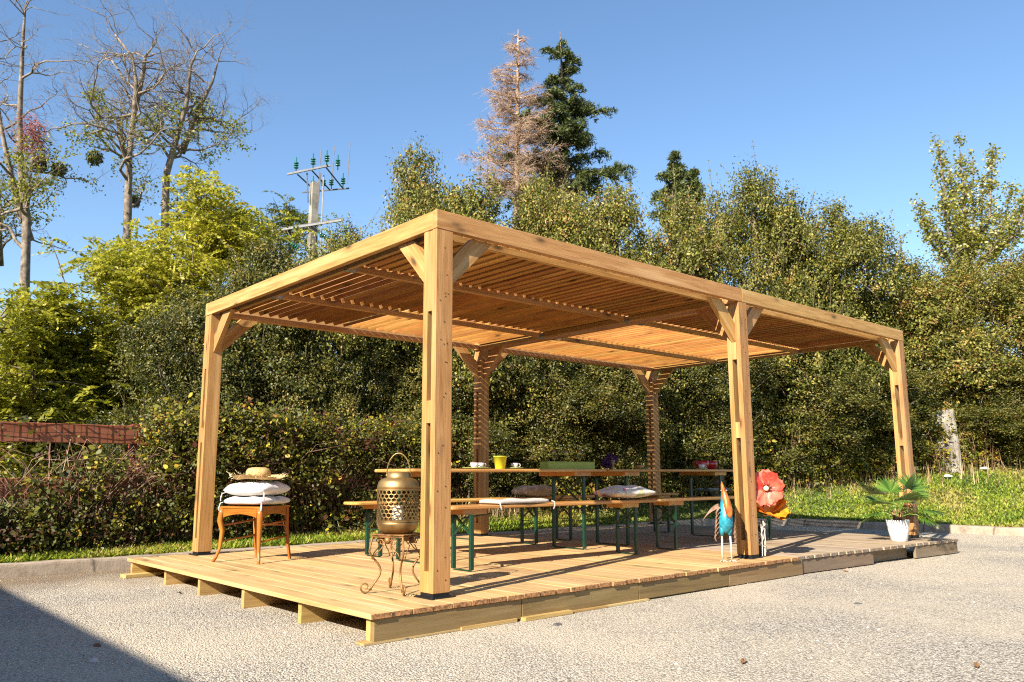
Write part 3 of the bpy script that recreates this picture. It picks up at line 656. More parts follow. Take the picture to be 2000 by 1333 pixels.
# dark purple flowers in a wicker cone, lying on the table
PURP = leafmat('purple_petals', [(0, (.02, .004, .03)), (.6, (.07, .012, .09)), (1, (.2, .06, .2))], trans=.15)
WICK = plain('wicker', (.33, .20, .10), .8, bumpy=.6, scale=40)
xf = onY(1190, yT); fl = thing('flower_bunch', 'dark purple flowers bunched in a small wicker cone on the table', 'flowers', (xf, yT, TT))
s = MB(); s.lathe([(.012, 0), (.02, .0), (.05, .10), (.047, .10), (.016, .006), (0, .006)], (.03, 0, 0), 18); recalc(s.build('wicker_cone', WICK, fl, smooth=True))
for nm, c, r_, n_ in (('blossom', (-.06, -.02, .062), .06, 500), ('blossom', (.02, 0, .13), .045, 300), ('blossom', (.10, .02, .11), .055, 300)):
    D = unit(RNG.normal(size=(n_, 3))); C = np.array(c)+D*r_*RNG.uniform(.3, 1, (n_, 1))**.5
    V, k = leaves(C, D+RNG.normal(0, .5, (n_, 3)), RNG.uniform(.008, .016, n_), .6); npmesh(nm, V, k, PURP, RNG.uniform(0, 1, n_), fl)
x1 = onY(1251, yT); plate((x1, yT, TT), .10, PALEG, 'green plate under the orange bowl', name='plate')
lathe_obj('bowl', [(0, .003), (.03, 0), (.032, .003), (.05, .035), (.048, .036), (.03, .008), (0, .007)], ORNG, (x1, yT, TT+.008), 'small orange bowl on a green plate near the far post', 'bowl')
x1 = onY(1308, yT); plate((x1, yT, TT), .11, DKP, 'flat dark brown plate left of the red bowls', name='plate')
for u, y, l in ((1371, yT+.03, 'red bowl at the left of the nested looking pair'), (1388, yT+.12, 'red bowl at the right of the pair near the pergola post')):
    lathe_obj('bowl', [(0, .004), (.05, 0), (.054, .004), (.088, .05), (.094, .105), (.091, .105), (.085, .052), (.05, .01), (0, .009)], REDP, (onY(u, y), y, TT), l, 'bowl')
x1 = onY(1371, yT-.12); plate((x1, yT-.12, TT), .07, PALEG, 'pale saucer in front of the red bowls'); cup_on((x1, yT-.12, TT+.007), 'pale white cup in front of the red bowls', R(-30), plain('white_china', (.7, .66, .66), .25, var=.04))

# ================================================================== STOOL WITH CUSHIONS AND HAT
ch = thing('stool', 'backless cherry wood chair with curved legs holding a pile of cushions', 'stool', (.20, 3.0, 0), math.atan2(-.91, .414))
# local frame: -Y is the front (towards the sun), X to its right
# rotate so that local -Y points to (-.91,-.41)
ch.rotation_euler.z = math.atan2(-.91, .41)+R(180)-R(180)
fw, bw_, dp, sh = .235, .185, .20, .475
def ctube(pts, rads, n=8): s = MB(); s.tube(pts, rads, n); return s
for sx in (-1, 1):
    x = sx*(fw-.02)
    prof = [(0, 0, 0, .013), (-.03, -.02, .035, .014), (-.006, -.004, .12, .016), (.0, .0, .2, .019), (.004, .005, .27, .022), (-.012, -.01, .36, .026), (-.006, -.004, .42, .027), (0, 0, sh-.003, .027)]
    s = MB(); s.tube([(x+sx*(-p[0])*1.0+sx*(.0 if k else .045), -dp+p[1]*1.2-(.0 if k else .045), p[2]) for k, p in enumerate(prof)], [p[3] for p in prof], 8); s.build('leg', CHZ, ch, smooth=True)
    xb = sx*bw_
    s = MB(); s.tube([(xb*1.05, dp+.05, 0), (xb*1.02, dp+.02, .14), (xb, dp, .28), (xb, dp-.01, sh-.004)], [.014, .016, .018, .019], 4); s.build('leg', CHZ, ch)
def curved_apron(p0, p1, h, arch, th=.018):
    p0, p1 = Vector(p0), Vector(p1); d = (p1-p0); nrm = Vector((-d.y, d.x, 0)).normalized()*th/2; n = 12; rows = []
    for i in range(n+1):
        f = i/n; c = p0+d*f; zb = sh-h+arch*math.sin(math.pi*f)**.8; rows.append([(c-nrm)+Vector((0, 0, zb)), (c+nrm)+Vector((0, 0, zb)), (c+nrm)+Vector((0, 0, sh-.006)), (c-nrm)+Vector((0, 0, sh-.006))])
    s = MB(); s.grid([[tuple(q) for q in r_] for r_ in rows], closed=True); s.add([tuple(q) for q in rows[0]]+[tuple(q) for q in rows[-1]], [[0, 1, 2, 3], [7, 6, 5, 4]]); return s
recalc(curved_apron((-fw+.045, -dp-.006, 0), (fw-.045, -dp-.006, 0), .085, .03).build('apron', CHX, ch))
for sx in (-1, 1): recalc(curved_apron((sx*(fw-.02), -dp+.03, 0), (sx*bw_, dp-.03, 0), .075, .02).build('apron', CHX, ch))
recalc(curved_apron((-bw_+.02, dp-.01, 0), (bw_-.02, dp-.01, 0), .06, .01).build('apron', CHX, ch))
for z in (.19, .33):
    for sx in (-1, 1): ctube([(sx*(fw-.025), -dp+.01, z-.01), (sx*(bw_+.0), dp+.005, z+.02)], [.009, .009], 6).build('stretcher', CHX, ch, smooth=True)
ctube([(-bw_, dp+.005, .31), (bw_, dp+.005, .31)], [.009, .009], 6).build('stretcher', CHX, ch, smooth=True)
st = MB(); st.prism([(-fw, -dp-.022), (fw, -dp-.022), (bw_+.02, dp+.012), (-bw_-.02, dp+.012)], 'Z', sh-.005, sh+.012); recalc(st.build('seat', CHX, ch))
rz = ch.rotation_euler.z
def ties(s, lx, ly, z):
    for sx in (-1, 1):
        for sy in (-1,):
            s.tube([(sx*lx*.44, sy*ly*.44, z), (sx*lx*.49, sy*ly*.49, z-.008), (sx*lx*.505, sy*ly*.51, z-.045), (sx*lx*.50, sy*ly*.51, z-.075)], [.005, .006, .008, .010], 5, flat=.4)
s = pillow_mb(.49, .44, .085, puff=4, corner=.45, wr=.01, seed=21); ties(s, .48, .43, .035)
tag(s.build('chair_cushion', PRNT, None, (.20, 3.0, sh+.013), (0, 0, rz), True), 'white cushion with faded print lying on the wooden stool', 'cushion')
s = pillow_mb(.49, .44, .145, puff=3, corner=.5, wr=.012, seed=22); ties(s, .46, .42, .05)
tag(s.build('chair_cushion', WHT, None, (.20, 3.0, sh+.013+.073), (.0, R(-1), rz+R(4)), True), 'plain white cushion on top of the printed one', 'cushion')
STRAW = plain('straw', (.62, .42, .17), .75, var=.18, scale=60, bumpy=.8, c2=(.42, .26, .09)); STRW2 = plain('straw_fringe', (.74, .58, .32), .8, var=.15)
zt_ = sh+.013+.073+.136
hat = thing('straw_hat', 'straw hat with a frayed brim on top of the white cushions', 'hat', (.19, 2.98, zt_+.004), 0)
s = MB(); s.lathe([(0, .132), (.06, .130), (.096, .118), (.110, .092), (.112, .05), (.104, .046)], (0, 0, 0), 36); s.build('crown', STRAW, hat, smooth=True)
s = MB(); rows = []
for r_, dz in ((.104, .047), (.13, .036), (.165, .022), (.20, .03), (.225, .05)):
    rows.append([(r_*math.cos(2*math.pi*k/48), r_*math.sin(2*math.pi*k/48), dz+.014*math.sin(2*2*math.pi*k/48+.6)*(r_-.104)/.12) for k in range(48)])
s.grid(rows, closed=True); brim = s
s = MB(); s.tube([(.107*math.cos(2*math.pi*k/32), .107*math.sin(2*math.pi*k/32), .052) for k in range(33)], .0055, 5); s.build('hat_band', plain('hat_cord', (.25, .15, .06), .8), hat, smooth=True)
s = brim
for k in range(70):
    a = random.uniform(0, 6.283); L = random.uniform(.02, .065); z0 = .05+.014*math.sin(2*a+.6); da = random.uniform(-.35, .35)
    p0 = Vector((.218*math.cos(a), .218*math.sin(a), z0)); d = Vector((math.cos(a+da), math.sin(a+da), random.uniform(-.5, .7)))
    s.tube([p0, p0+d*L*.5, p0+d*L+Vector((0, 0, random.uniform(-.012, .01)))], [.0026, .0026, .0018], 4, mat=1)
s.build('brim', [STRAW, STRW2], hat, smooth=True)

# ================================================================== LANTERN ON SCROLLED STAND
LX, LY = .02, .43
stz = .375
sd_ = thing('plant_stand', 'gilded iron stand with scrolled legs on the near deck corner', 'stand', (LX, LY, 0), R(24))
hw = .115
s = MB(); s.box((-hw-.012, -hw-.012, stz-.008), (hw+.012, hw+.012, stz), bev=.002)
for sx, sy, ex, ey in ((-1, -1, 1, -1), (1, -1, 1, 1), (1, 1, -1, 1), (-1, 1, -1, -1)):
    s.tube([(sx*hw, sy*hw, stz-.016), (ex*hw, ey*hw, stz-.016)], .006, 6)
s.build('top_plate', RUSTY, sd_)
for sx, sy in ((-1, -1), (1, -1), (1, 1), (-1, 1)):
    L_ = MB(); pts = []; D = Vector((sx, sy, 0)).normalized()
    for k in range(15):
        f = k/14; z = stz-.012-f*(stz-.03); o_ = hw*1.414+.030*math.sin(f*math.pi*.9)-.085*max(0, math.sin((f-.28)*math.pi*1.38))**1.5*(f > .28)
        pts.append(D*o_+Vector((0, 0, z)))
    p_end = pts[-1]; o_end = p_end.dot(D)
    cx = o_end+.036
    for k in range(1, 22):                                     # scroll foot
        a = math.pi+k*.36; r_ = .036*(1-k/36); pts.append(D*(cx+r_*math.cos(a))+Vector((0, 0, .043+r_*math.sin(a)-.006*(1-k/22))))
    L_.tube(pts, [.0068]*15+[.006-.0015*k/21 for k in range(21)], 7); L_.build('leg', RUSTY, sd_, smooth=True)
for ax in range(4):                                            # ornament below each edge
    o = MB(); rot = Matrix.Rotation(ax*math.pi/2, 3, 'Z')
    def sp(cx, cz, r0, s0, turns, sg): return [rot @ Vector((cx+sg*r0*(1-k/26)*math.cos(s0+k*turns/24), -hw, cz+r0*(1-k/26)*math.sin(s0+k*turns/24))) for k in range(25)]
    for sg in (-1, 1):
        o.tube(sp(sg*.05, stz-.052, .024, 0, 7.5, sg), .0035, 5); o.tube(sp(sg*.024, stz-.040, .014, 2.4, 6.5, -sg), .003, 5)
        o.tube([rot @ Vector(p) for p in ((sg*.03, -hw, stz-.07), (sg*.055, -hw*1.02, stz-.10), (sg*.085, -hw*1.06, stz-.12), (sg*.108, -hw*1.1, stz-.16))], .0035, 5)
    o.lathe([(0, 0), (.018, .004), (.024, .02), (.02, .04), (0, .046)], tuple(rot @ Vector((0, -hw, stz-.062))), 10)
    o.build('ornament', RUSTY, sd_, smooth=True)
la = thing('lantern', 'large antique brass lantern with honeycomb holes on the iron stand', 'lantern', (LX, LY, stz+.001), R(10))
RL = .139; z0, z1 = .082, .285
recalc((lambda s: (s.lathe([(0, .004), (.085, .0), (.105, .006), (.125, .03), (.136, .055), (RL, z0), (RL-.003, z0), (.13, .055), (.1, .014), (0, .011)], (0, 0, 0), 48), s)[1])(MB()).build('base', BRASS, la, smooth=True))
recalc((lambda s: (s.lathe([(RL-.003, z1), (RL, z1), (RL, .305), (.132, .335), (.115, .352), (.09, .361), (.079, .364), (.078, .368), (.078, .398), (.074, .398), (.074, .366), (.085, .357), (.11, .347), (.128, .33), (RL-.003, .303), (RL-.003, z1)], (0, 0, 0), 48), s)[1])(MB()).build('shoulder', BRASS, la, smooth=True))
s = MB(); nc = 26; nr = 8; ph_ = (z1-z0)/(nr*.75+.25); R6 = ph_/2
for r0 in range(nr):
    zc = z0+R6+r0*ph_*.75
    for k in range(nc):
        ac = 2*math.pi*(k+(.5 if r0 % 2 else 0))/nc; wx = 2*math.pi/nc/2
        def hx(f, rr):
            out = []
            for j in range(6):
                a = math.pi/6+j*math.pi/3; out.append((rr*math.cos(ac+f*wx*math.cos(a)/.866), rr*math.sin(ac+f*wx*math.cos(a)/.866), zc+f*R6*math.sin(a)))
            return out
        ou, inn = hx(1.0, RL-.0005), hx(.78, RL); ib = hx(.78, RL-.004)
        vs = ou+inn+ib; fs = [[j, (j+1) % 6, 6+(j+1) % 6, 6+j] for j in range(6)]+[[6+j, 6+(j+1) % 6, 12+(j+1) % 6, 12+j] for j in range(6)]
        s.add(vs, fs)
for zb in (z0, z1): s.lathe([(RL-.002, zb-.006), (RL+.002, zb-.005), (RL+.002, zb+.005), (RL-.002, zb+.006)], (0, 0, 0), 48)
s.build('honeycomb_wall', BRASS, la)
s = MB(); s.tube([(.08*math.cos(a)*1.0, .0, .38+(.145 if True else 0)*math.sin(a)) for a in np.linspace(0, math.pi, 25)], .0045, 6, flat=1.0)
s.lathe([(.007, 0), (.007, .012), (0, .013)], (.08, 0, .372), 8); s.lathe([(.007, 0), (.007, .012), (0, .013)], (-.08, 0, .372), 8); s.build('handle', BRASS, la, (0, 0, 0), (0, 0, R(-55)), smooth=True)
cm = plain('ivory_wax', (.82, .74, .58), .5, var=.03)
cn = thing('candle', 'ivory pillar candle inside the brass lantern', 'candle', (LX, LY, stz+.0125))
s = MB(); s.lathe([(0, 0), (.035, 0), (.036, .004), (.036, .165), (.033, .17), (.02, .163), (0, .161)], (0, 0, 0), 24); recalc(s.build('wax', cm, cn, smooth=True)); MB().tube([(0, 0, .16), (.001, 0, .178)], .0015, 5).build('wick', BLACKM, cn)
# ================================================================== STATUES, FLOWERS, PALM
TEAL = plain('teal_enamel', (.03, .30, .40), .35, .2, .5, var=.35, scale=18, c2=(.02, .16, .24)); ORM = plain('rust_orange', (.50, .17, .03), .35, .3, .5, var=.3, scale=12, c2=(.30, .06, .015))
TANM = plain('tan_metal', (.42, .26, .18), .5, .3, var=.3, scale=10); CREAM = plain('cream_paint', (.72, .66, .46), .45, .1, var=.12, scale=12)
bd = thing('garden_bird', 'tall blue and orange painted metal bird on thin cream legs beside the post', 'statue', (3.20, .03, 0), R(50)-R(90))
# local -Y looks towards the camera
def ring_body(s, spec, n=14):                                  # (cx, cy, cz, rx, ry) sections
    rows = [[(cx+rx*math.cos(2*math.pi*k/n), cy+ry*math.sin(2*math.pi*k/n), cz) for k in range(n)] for cx, cy, cz, rx, ry in spec]
    s.grid(rows, closed=True); k = len(s.v); b = len(rows[0]); s.f.append(list(range(k-len(rows)*b, k-len(rows)*b+b))[::-1]); s.t.append(0); s.m.append(0)
    s.f.append(list(range(k-b, k))); s.t.append(0); s.m.append(0)
s = MB(); ring_body(s, [(.0, .02, .235, .012, .012), (0, .015, .26, .045, .05), (0, .005, .31, .066, .075), (0, .0, .37, .070, .078), (0, .005, .42, .062, .065), (0, .01, .47, .046, .05), (0, .012, .52, .032, .036), (-.004, .01, .57, .024, .03), (-.006, .005, .605, .02, .026), (-.008, 0, .63, .008, .012)])
recalc(s.build('body', TEAL, bd, smooth=True))
s = MB(); ring_body(s, [(.014, -.092, .372, .004, .004), (.012, -.088, .40, .026, .012), (.008, -.078, .45, .036, .02), (.002, -.060, .51, .034, .03), (-.006, -.036, .57, .027, .032), (-.012, -.014, .62, .02, .028), (-.016, .0, .655, .013, .018), (-.018, .005, .69, .002, .003)])
recalc(s.build('beak', ORM, bd, smooth=True))
s = MB()
for sx in (-1, 1): s.lathe([(0, 0), (.007, .001), (.008, .004), (0, .006)], (sx*.024-.01, -.025, .61), 8)
s.build('eye', plain('white_eye', (.8, .78, .7), .3, var=.02), bd)
def plate_mb(poly, th): s = MB(); s.prism(poly, 'Y', -th/2, th/2); return s
w = MB()
for k in range(6):
    z = .46-.042*k; L = .075-.004*k
    w.grid([[(-.060-.002*k-.022*math.sin(math.pi*f)-.012*f, -.03+.02*k*.4+j*.026, z-.085*f+.012*(j == 0)) for j in (-1, 0, 1)] for f in np.linspace(0, 1, 6)])
w.grid([[(-.062-.16*f, -.02-.03*f, .475-.03*f-.10*f*f+j*.022*(1-f)*(1+.4*math.sin(3*f))) for j in (-1, 0, 1)] for f in np.linspace(0, .99, 10)])
w.build('wing', TANM, bd, smooth=True)
w = MB()
for k in range(6):
    z = .45-.042*k; w.grid([[(.064+.010*math.sin(math.pi*f)+.004*f, -.02+j*.03, z-.085*f) for j in (-1, 0, 1)] for f in np.linspace(0, 1, 6)])
w.build('wing', TANM, bd, smooth=True)
w = MB()
for k in range(5): a = (k-2)*.22; w.add([(-.012+math.sin(a)*.02, .035, .25), (.012+math.sin(a)*.02, .035, .25), (math.sin(a)*.13+.010, .07, .165+abs(a)*.05), (math.sin(a)*.13-.010, .07, .165+abs(a)*.05)], [[0, 1, 2, 3], [3, 2, 1, 0]])
w.build('tail', TANM, bd)
for sx in (-1, 1):
    x = sx*.036-.002
    s = MB(); s.tube([(x*.9, .0, .30), (x*.95, .0, .26), (x, 0, .215)], [.03, .024, .011], 10); s.build('thigh', TEAL, bd, smooth=True)
    s = MB(); s.tube([(x, 0, .23), (x*1.1, -.004, .12), (x*1.15, 0, .008)], [.0085, .008, .0085], 8)
    for a in (-2.2, -1.57, -.95, 1.57): s.tube([(x*1.15, 0, .01), (x*1.15+.035*math.cos(a), .035*math.sin(a), .006), (x*1.15+.055*math.cos(a), .055*math.sin(a), .002)], [.006, .0045, .002], 6)
    s.build('leg', CREAM, bd, smooth=True)
# slatted white vase
vx, vy = 3.785, .075
vs_ = thing('lattice_vase', 'white driftwood lattice vase under the poppies behind the middle post', 'vase', (vx, vy, 0))
DRW = plain('bleached_wood', (.62, .56, .48), .85, var=.25, scale=25)
MB().lathe([(.06, .001), (.062, .006), (0, .007)], (0, 0, 0), 16).build('base', DARKS, vs_)
s = MB(); s.lathe([(.046, .008), (.046, .30)], (0, 0, 0), 16); s.build('liner', plain('dark_liner', (.02, .02, .02), .7), vs_)
s = MB(); rn = random.Random(4)
for k in range(9):
    a = 2*math.pi*k/9; s.tube([(.056*math.cos(a+rn.uniform(-.1, .1)), .056*math.sin(a), .008), (.06*math.cos(a+.1), .06*math.sin(a+.1), .16), (.052*math.cos(a), .052*math.sin(a), .315+rn.uniform(-.02, .01))], [.0065, .0075, .006], 5)
for k in range(60):
    a = rn.uniform(0, 6.28); z = rn.uniform(.02, .29); da = rn.uniform(.3, .6)*rn.choice((-1, 1)); dz = rn.uniform(-.03, .06)
    s.tube([(.06*math.cos(a), .06*math.sin(a), z), (.064*math.cos(a+da/2), .064*math.sin(a+da/2), z+dz/2), (.06*math.cos(a+da), .06*math.sin(a+da), z+dz)], .0045, 4)
s.build('lattice', DRW, vs_)
def poppy(name, label, base, head, nrm, r_, mats, cup, seed):
    t = thing(name, label, 'flower', base); rn = random.Random(seed)
    b0 = Vector((0, 0, 0)); hd = Vector(head)-Vector(base); nv = Vector(nrm).normalized()
    s = MB(); s.tube([b0, b0.lerp(hd, .5)+Vector((.01, .01, .02)), hd-nv*.03, hd], .005, 6); s.build('stem', GREENM, t, smooth=True)
    rot = nv.to_track_quat('Z', 'Y').to_matrix()
    for k in range(5):
        a0 = 2*math.pi*k/5+seed; p = MB(); rows = []; ph = rn.uniform(0, 6); sz = rn.uniform(.82, 1.08); tl = rn.uniform(-.12, .3)
        for i in range(9):
            f = i/8; row = []
            for j in range(15):
                g = j/14*2-1; ang = a0+g*1.2*(1-.10*f*f); rr = r_*f*(1-.10*abs(g)**3)*(1+.06*math.sin(9*g+ph)+.05*math.sin(17*g+ph))*sz
                z = (cup+tl)*r_*f**1.6+(.006*k)+.10*r_*f*f*math.sin(5*g+ph)+.035*r_*f*math.sin(13*g+ph*2)
                row.append(tuple(hd+rot @ Vector((rr*math.cos(ang), rr*math.sin(ang), z))))
            rows.append(row)
        p.grid(rows, tone=rn.random()); p.build('petal', mats[k % len(mats)], t, smooth=True)
    return t, hd, rot
def petalmat(name, inner, outer, edge, rad):
    mt, nt, b = newmat(name); co_ = objco(nt)
    c = ramp(nt, [(.3, inner), (.5, outer), (.72, edge)], noise(nt, co_, 14, 5, .65, .6).outputs[0]); nt.links.new(c.outputs[0], b.inputs['Base Color'])
    b.inputs['Roughness'].default_value = .45; b.inputs['Metallic'].default_value = .1; bump(nt, noise(nt, co_, 90, 4).outputs[0], b, .4, .003); return mt
RED1 = petalmat('poppy_red', (.40, .008, .012), (.52, .05, .03), (.60, .14, .08), .14); RED2 = petalmat('poppy_salmon', (.50, .035, .025), (.58, .11, .065), (.62, .19, .11), .14)
OR1 = petalmat('poppy_orange', (.60, .09, .01), (.68, .20, .01), (.75, .42, .02), .14)
tocam = Vector(CAM)-Vector((3.78, .05, .6))
t, hd, rot = poppy('poppy', 'big red metal poppy with a pale round centre right of the middle post', (vx-.01, vy-.01, .1), (3.80, -.02, .615), (tocam.x, tocam.y-.6, tocam.z+.9), .165, (RED2, RED1, RED2), .22, 2)
s = MB(); bm = bmesh.new(); bmesh.ops.create_icosphere(bm, subdivisions=2, radius=.026)
s.add([tuple(hd+rot @ (v.co+Vector((0, 0, .045)))) for v in bm.verts], [[v.index for v in f.verts] for f in bm.faces]); bm.free(); s.build('seed_head', plain('pale_yellow', (.76, .68, .40), .4, var=.06), t, smooth=True)
s = MB()
for k in range(60):
    a = random.uniform(0, 6.28); r1 = random.uniform(.03, .062); s.tube([hd+rot @ Vector((.018*math.cos(a), .018*math.sin(a), .02)), hd+rot @ Vector((r1*math.cos(a), r1*math.sin(a), .048))], .0016, 3)
s.build('stamens', plain('dark_stamen', (.06, .012, .02), .6), t)
poppy('poppy', 'orange and yellow metal poppy drooping below the big red one', (vx+.02, vy+.02, .1), (3.86, -.01, .385), (-.40, -.45, .75), .16, (OR1,), .42, 5)

# potted fan palm
px_, py_ = 6.40, -.08
pp = thing('potted_palm', 'small fan palm in a white pot beside the far right post', 'potted plant', (px_, py_, 0))
s = MB(); s.lathe([(0, .001), (.080, .001), (.086, .006), (.108, .12), (.124, .225), (.127, .236), (.121, .236), (.112, .2), (0, .195)], (0, 0, 0), 40); recalc(s.build('pot', WHITEP, pp, smooth=True))
s = MB(); s.lathe([(.114, .196), (.06, .206), (0, .21)], (0, 0, 0), 20); s.build('soil', plain('potting_soil', (.06, .04, .025), .95, bumpy=.6), pp)
s = MB()
for k in range(16):
    a = random.uniform(0, 6.28); s.tube([(.03*math.cos(a), .03*math.sin(a), .2), (.04*math.cos(a), .04*math.sin(a), .27), (.055*math.cos(a), .055*math.sin(a), random.uniform(.30, .36))], [.014, .012, .004], 5)
s.build('stem', plain('palm_fibre', (.30, .17, .08), .85, var=.3, scale=30), pp, smooth=True)
PALM = leafmat('palm_leaf', [(0, (.03, .075, .010)), (.5, (.085, .17, .020)), (1, (.22, .33, .05))], rough=.28, trans=.22, spec=.6)
fwd = Vector((CF[0], CF[1], 0)).normalized(); rgt = Vector((CR[0], CR[1], 0)).normalized(); UP = Vector((0, 0, 1))
def frond(dirv, h, L, fan_r, seed, nseg=20, spread=2.9, droop=.5, plain_n=None):
    rn = random.Random(seed); d = Vector(dirv).normalized(); p0 = Vector((0, 0, .22)); s = MB()
    tip = d*L+Vector((0, 0, .22+h)); mid = p0.lerp(tip, .5)+Vector((0, 0, .06)); pts = [p0, p0.lerp(mid, .5)+Vector((0, 0, .02)), mid, mid.lerp(tip, .6)+Vector((0, 0, .012)), tip]
    s.tube(pts, [.006, .005, .0045, .004, .0035], 5, tone=.8)
    ax = (tip-mid).normalized(); nn = Vector(plain_n).normalized() if plain_n else (UP-ax*UP.dot(ax)).normalized()
    ax = (ax-nn*ax.dot(nn)).normalized(); bx = nn.cross(ax)
    for k in range(nseg):
        a = -spread/2+spread*k/(nseg-1)+rn.uniform(-.03, .03); dd = ax*math.cos(a)+bx*math.sin(a); sd2 = (-ax*math.sin(a)+bx*math.cos(a)); LL = fan_r*(1-.28*abs(a)/(spread/2))*rn.uniform(.9, 1.06)
        wd = LL*.052; rows = []
        for i in range(6):
            f = i/5; ww = wd*(f*1.8 if f < .55 else (1-f)*2.2)+.0006; c = tip+dd*LL*f+nn*(-droop*LL*.35*f*f)
            rows.append([tuple(c-sd2*ww+nn*.25*ww), tuple(c), tuple(c+sd2*ww+nn*.25*ww)])
        s.grid(rows, tone=rn.uniform(.1, .8))
    return s.build('frond', PALM, pp, smooth=True)
for k, (r_, f_, h, L, fr, dr, pn) in enumerate(((1, -.2, .34, .15, .24, .35, (-.55, -.75, .55)), (-1, .2, .34, .22, .22, .25, None), (-.9, -.6, .20, .20, .22, .5, None), (-1, -.1, .10, .2, .19, .6, None), (.2, -1, .24, .14, .22, .7, None),
        (.9, -.4, .13, .22, .24, .7, None), (1, .4, .10, .20, .22, .8, None), (.1, 1, .32, .14, .22, .4, None), (-.3, -.9, .16, .18, .2, .7, None), (.6, .8, .2, .2, .22, .5, None), (-.5, .9, .22, .18, .2, .5, None), (-1, -.3, .30, .2, .2, .3, None), (1, -.7, .05, .22, .2, .9, None), (-.7, .5, .06, .2, .18, .8, None), (.5, -.5, .36, .1, .2, .5, None))):
    frond(rgt*r_+fwd*f_, h, L*1.15, fr*1.28, 30+k, droop=dr, plain_n=pn)

# ================================================================== FENCES, POLES
FA, FB = Vector((-9.0, 5.05, 0)), Vector((7.0, 6.22, 0)); fdir = (FB-FA).normalized(); fang = math.atan2(fdir.y, fdir.x)
def fpt(u):                                                   # distance along the fence where sight line u crosses it
    d = ray(u, 928); n_ = np.array([-fdir.y, fdir.x]); t = ((FA.x-CAM[0])*n_[0]+(FA.y-CAM[1])*n_[1])/(d[0]*n_[0]+d[1]*n_[1]); p = CAM+t*d; return (Vector((p[0], p[1], 0))-FA).dot(fdir)
fz = .05
fe = thing('rail_fence', 'red brown timber rail fence overgrown with brambles behind the deck', 'fence', (FA.x, FA.y, fz), fang)
up_ = [fpt(258), fpt(660), fpt(985)]; sp_ = up_[1]-up_[0]
posts = [up_[0]-3*sp_, up_[0]-2*sp_, up_[0]-sp_, *up_]
for i, x in enumerate(posts):
    MB().box((-.05, -.05, -.1), (.05, .05, 1.38 if i != 3 else 1.30), tone=random.random(), bev=.006).build('post', RAILZ, fe, (x, 0, 0))
for i, (x0, x1) in enumerate(zip(posts[:-1], posts[1:])):
    for z in (1.07, .49, .02):
        MB().box((0, 0, 0), (x1-x0-.004, .034, .205), tone=random.random(), bev=.006).build('rail', RAIL, fe, (x0+.002, -.086, z+random.uniform(-.015, .015)), (0, random.uniform(-.006, .006), 0))
s = MB(); x = posts[0]; xe = posts[3]+.3
while x < xe:
    s.tube([(x+random.uniform(-.02, .02), -.10, 0), (x+random.uniform(-.03, .03), -.105, .6), (x+random.uniform(-.03, .03), -.097, 1.3)], .0028, 4); x += .135
for z in (.15, .4, .65, .9, 1.17, 1.295): s.tube([(posts[0]+(xe-posts[0])*k/30, -.100-.006*math.sin(k*2.1), z+.012*math.sin(k*1.7)) for k in range(31)], .003, 4)
s.build('wire_mesh', plain('rusty_wire', (.05, .04, .035), .6, .6), fe)
GW = plain('green_wire', (.02, .09, .06), .5, .2)
wf = thing('wire_fence', 'green wire mesh fence on thin green posts at the right edge of the hedge', 'fence', (0, 0, 0))
wp = []
for u in (1300, 1498, 1700, 1960, 2250):
    az = math.degrees(math.atan2(*(ray(u, 930)[[1, 0]]))); p = hedge_pt(az, .15); wp.append(p); s = MB(); s.tube([(0, 0, -.1), (0, 0, 1.45)], .025, 8); s.build('post', GW, wf, p)
s = MB()
for a, b in zip(wp[:-1], wp[1:]):
    for k in range(8): z = .12+k*.18; s.tube([(a[0], a[1], a[2]+z), (b[0], b[1], b[2]+z)], .0035, 4)
    n_ = int(math.dist(a, b)/.1)
    for k in range(n_): f = k/n_; s.tube([(a[0]+(b[0]-a[0])*f, a[1]+(b[1]-a[1])*f, a[2]+(b[2]-a[2])*f+.1), (a[0]+(b[0]-a[0])*f, a[1]+(b[1]-a[1])*f, a[2]+(b[2]-a[2])*f+1.4)], .0025, 3)
s.build('wire_mesh', GW, wf)
az = math.degrees(math.atan2(*(ray(1857, 930)[[1, 0]]))); p = hedge_pt(az, -.22)
cpst = MB(); cpst.box((-.24, -.12, -.2), (.24, .12, 1.30), bev=.03)
tag(cpst.build('concrete_post', plain('old_concrete', (.28, .25, .21), .95, 0, .2, var=.3, scale=3, bumpy=.6, c2=(.12, .105, .085)), None, p, (R(2), R(-3), R(az-90))), 'broad pale concrete post standing in front of the hedge on the right', 'post')

# power pole
PD = 20.0; pb_ = W(607, 560, PD); ptp = W(620, 345, PD); ph2 = ptp[2]
up = thing('utility_pole', 'concrete power pole with steel crossarms and green glass insulators', 'utility pole', (pb_[0], pb_[1], 0), YAW-math.pi/2)
s = MB(); Hh = ph2
s.add([(-.13, -.13, -.2), (.13, -.13, -.2), (.13, .13, -.2), (-.13, .13, -.2), (-.085, -.085, Hh), (.085, -.085, Hh), (.085, .085, Hh), (-.085, .085, Hh)], [[0, 1, 5, 4], [1, 2, 6, 5], [2, 3, 7, 6], [3, 0, 4, 7], [4, 5, 6, 7], [3, 2, 1, 0]])
s.build('pole', plain('pole_concrete', (.27, .245, .205), .9, 0, .2, var=.25, scale=5, bumpy=.4, c2=(.17, .15, .125)), up, (0, 0, 0), (0, 0, R(38)))
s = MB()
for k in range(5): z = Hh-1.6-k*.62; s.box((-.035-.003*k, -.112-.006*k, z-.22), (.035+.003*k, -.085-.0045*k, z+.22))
s.build('recess_shade', plain('painted_shade_concrete', (.20, .18, .15), .9), up, (0, 0, 0), (0, 0, R(38)))  # thin plates in darker concrete paint the shade of the pole's recesses
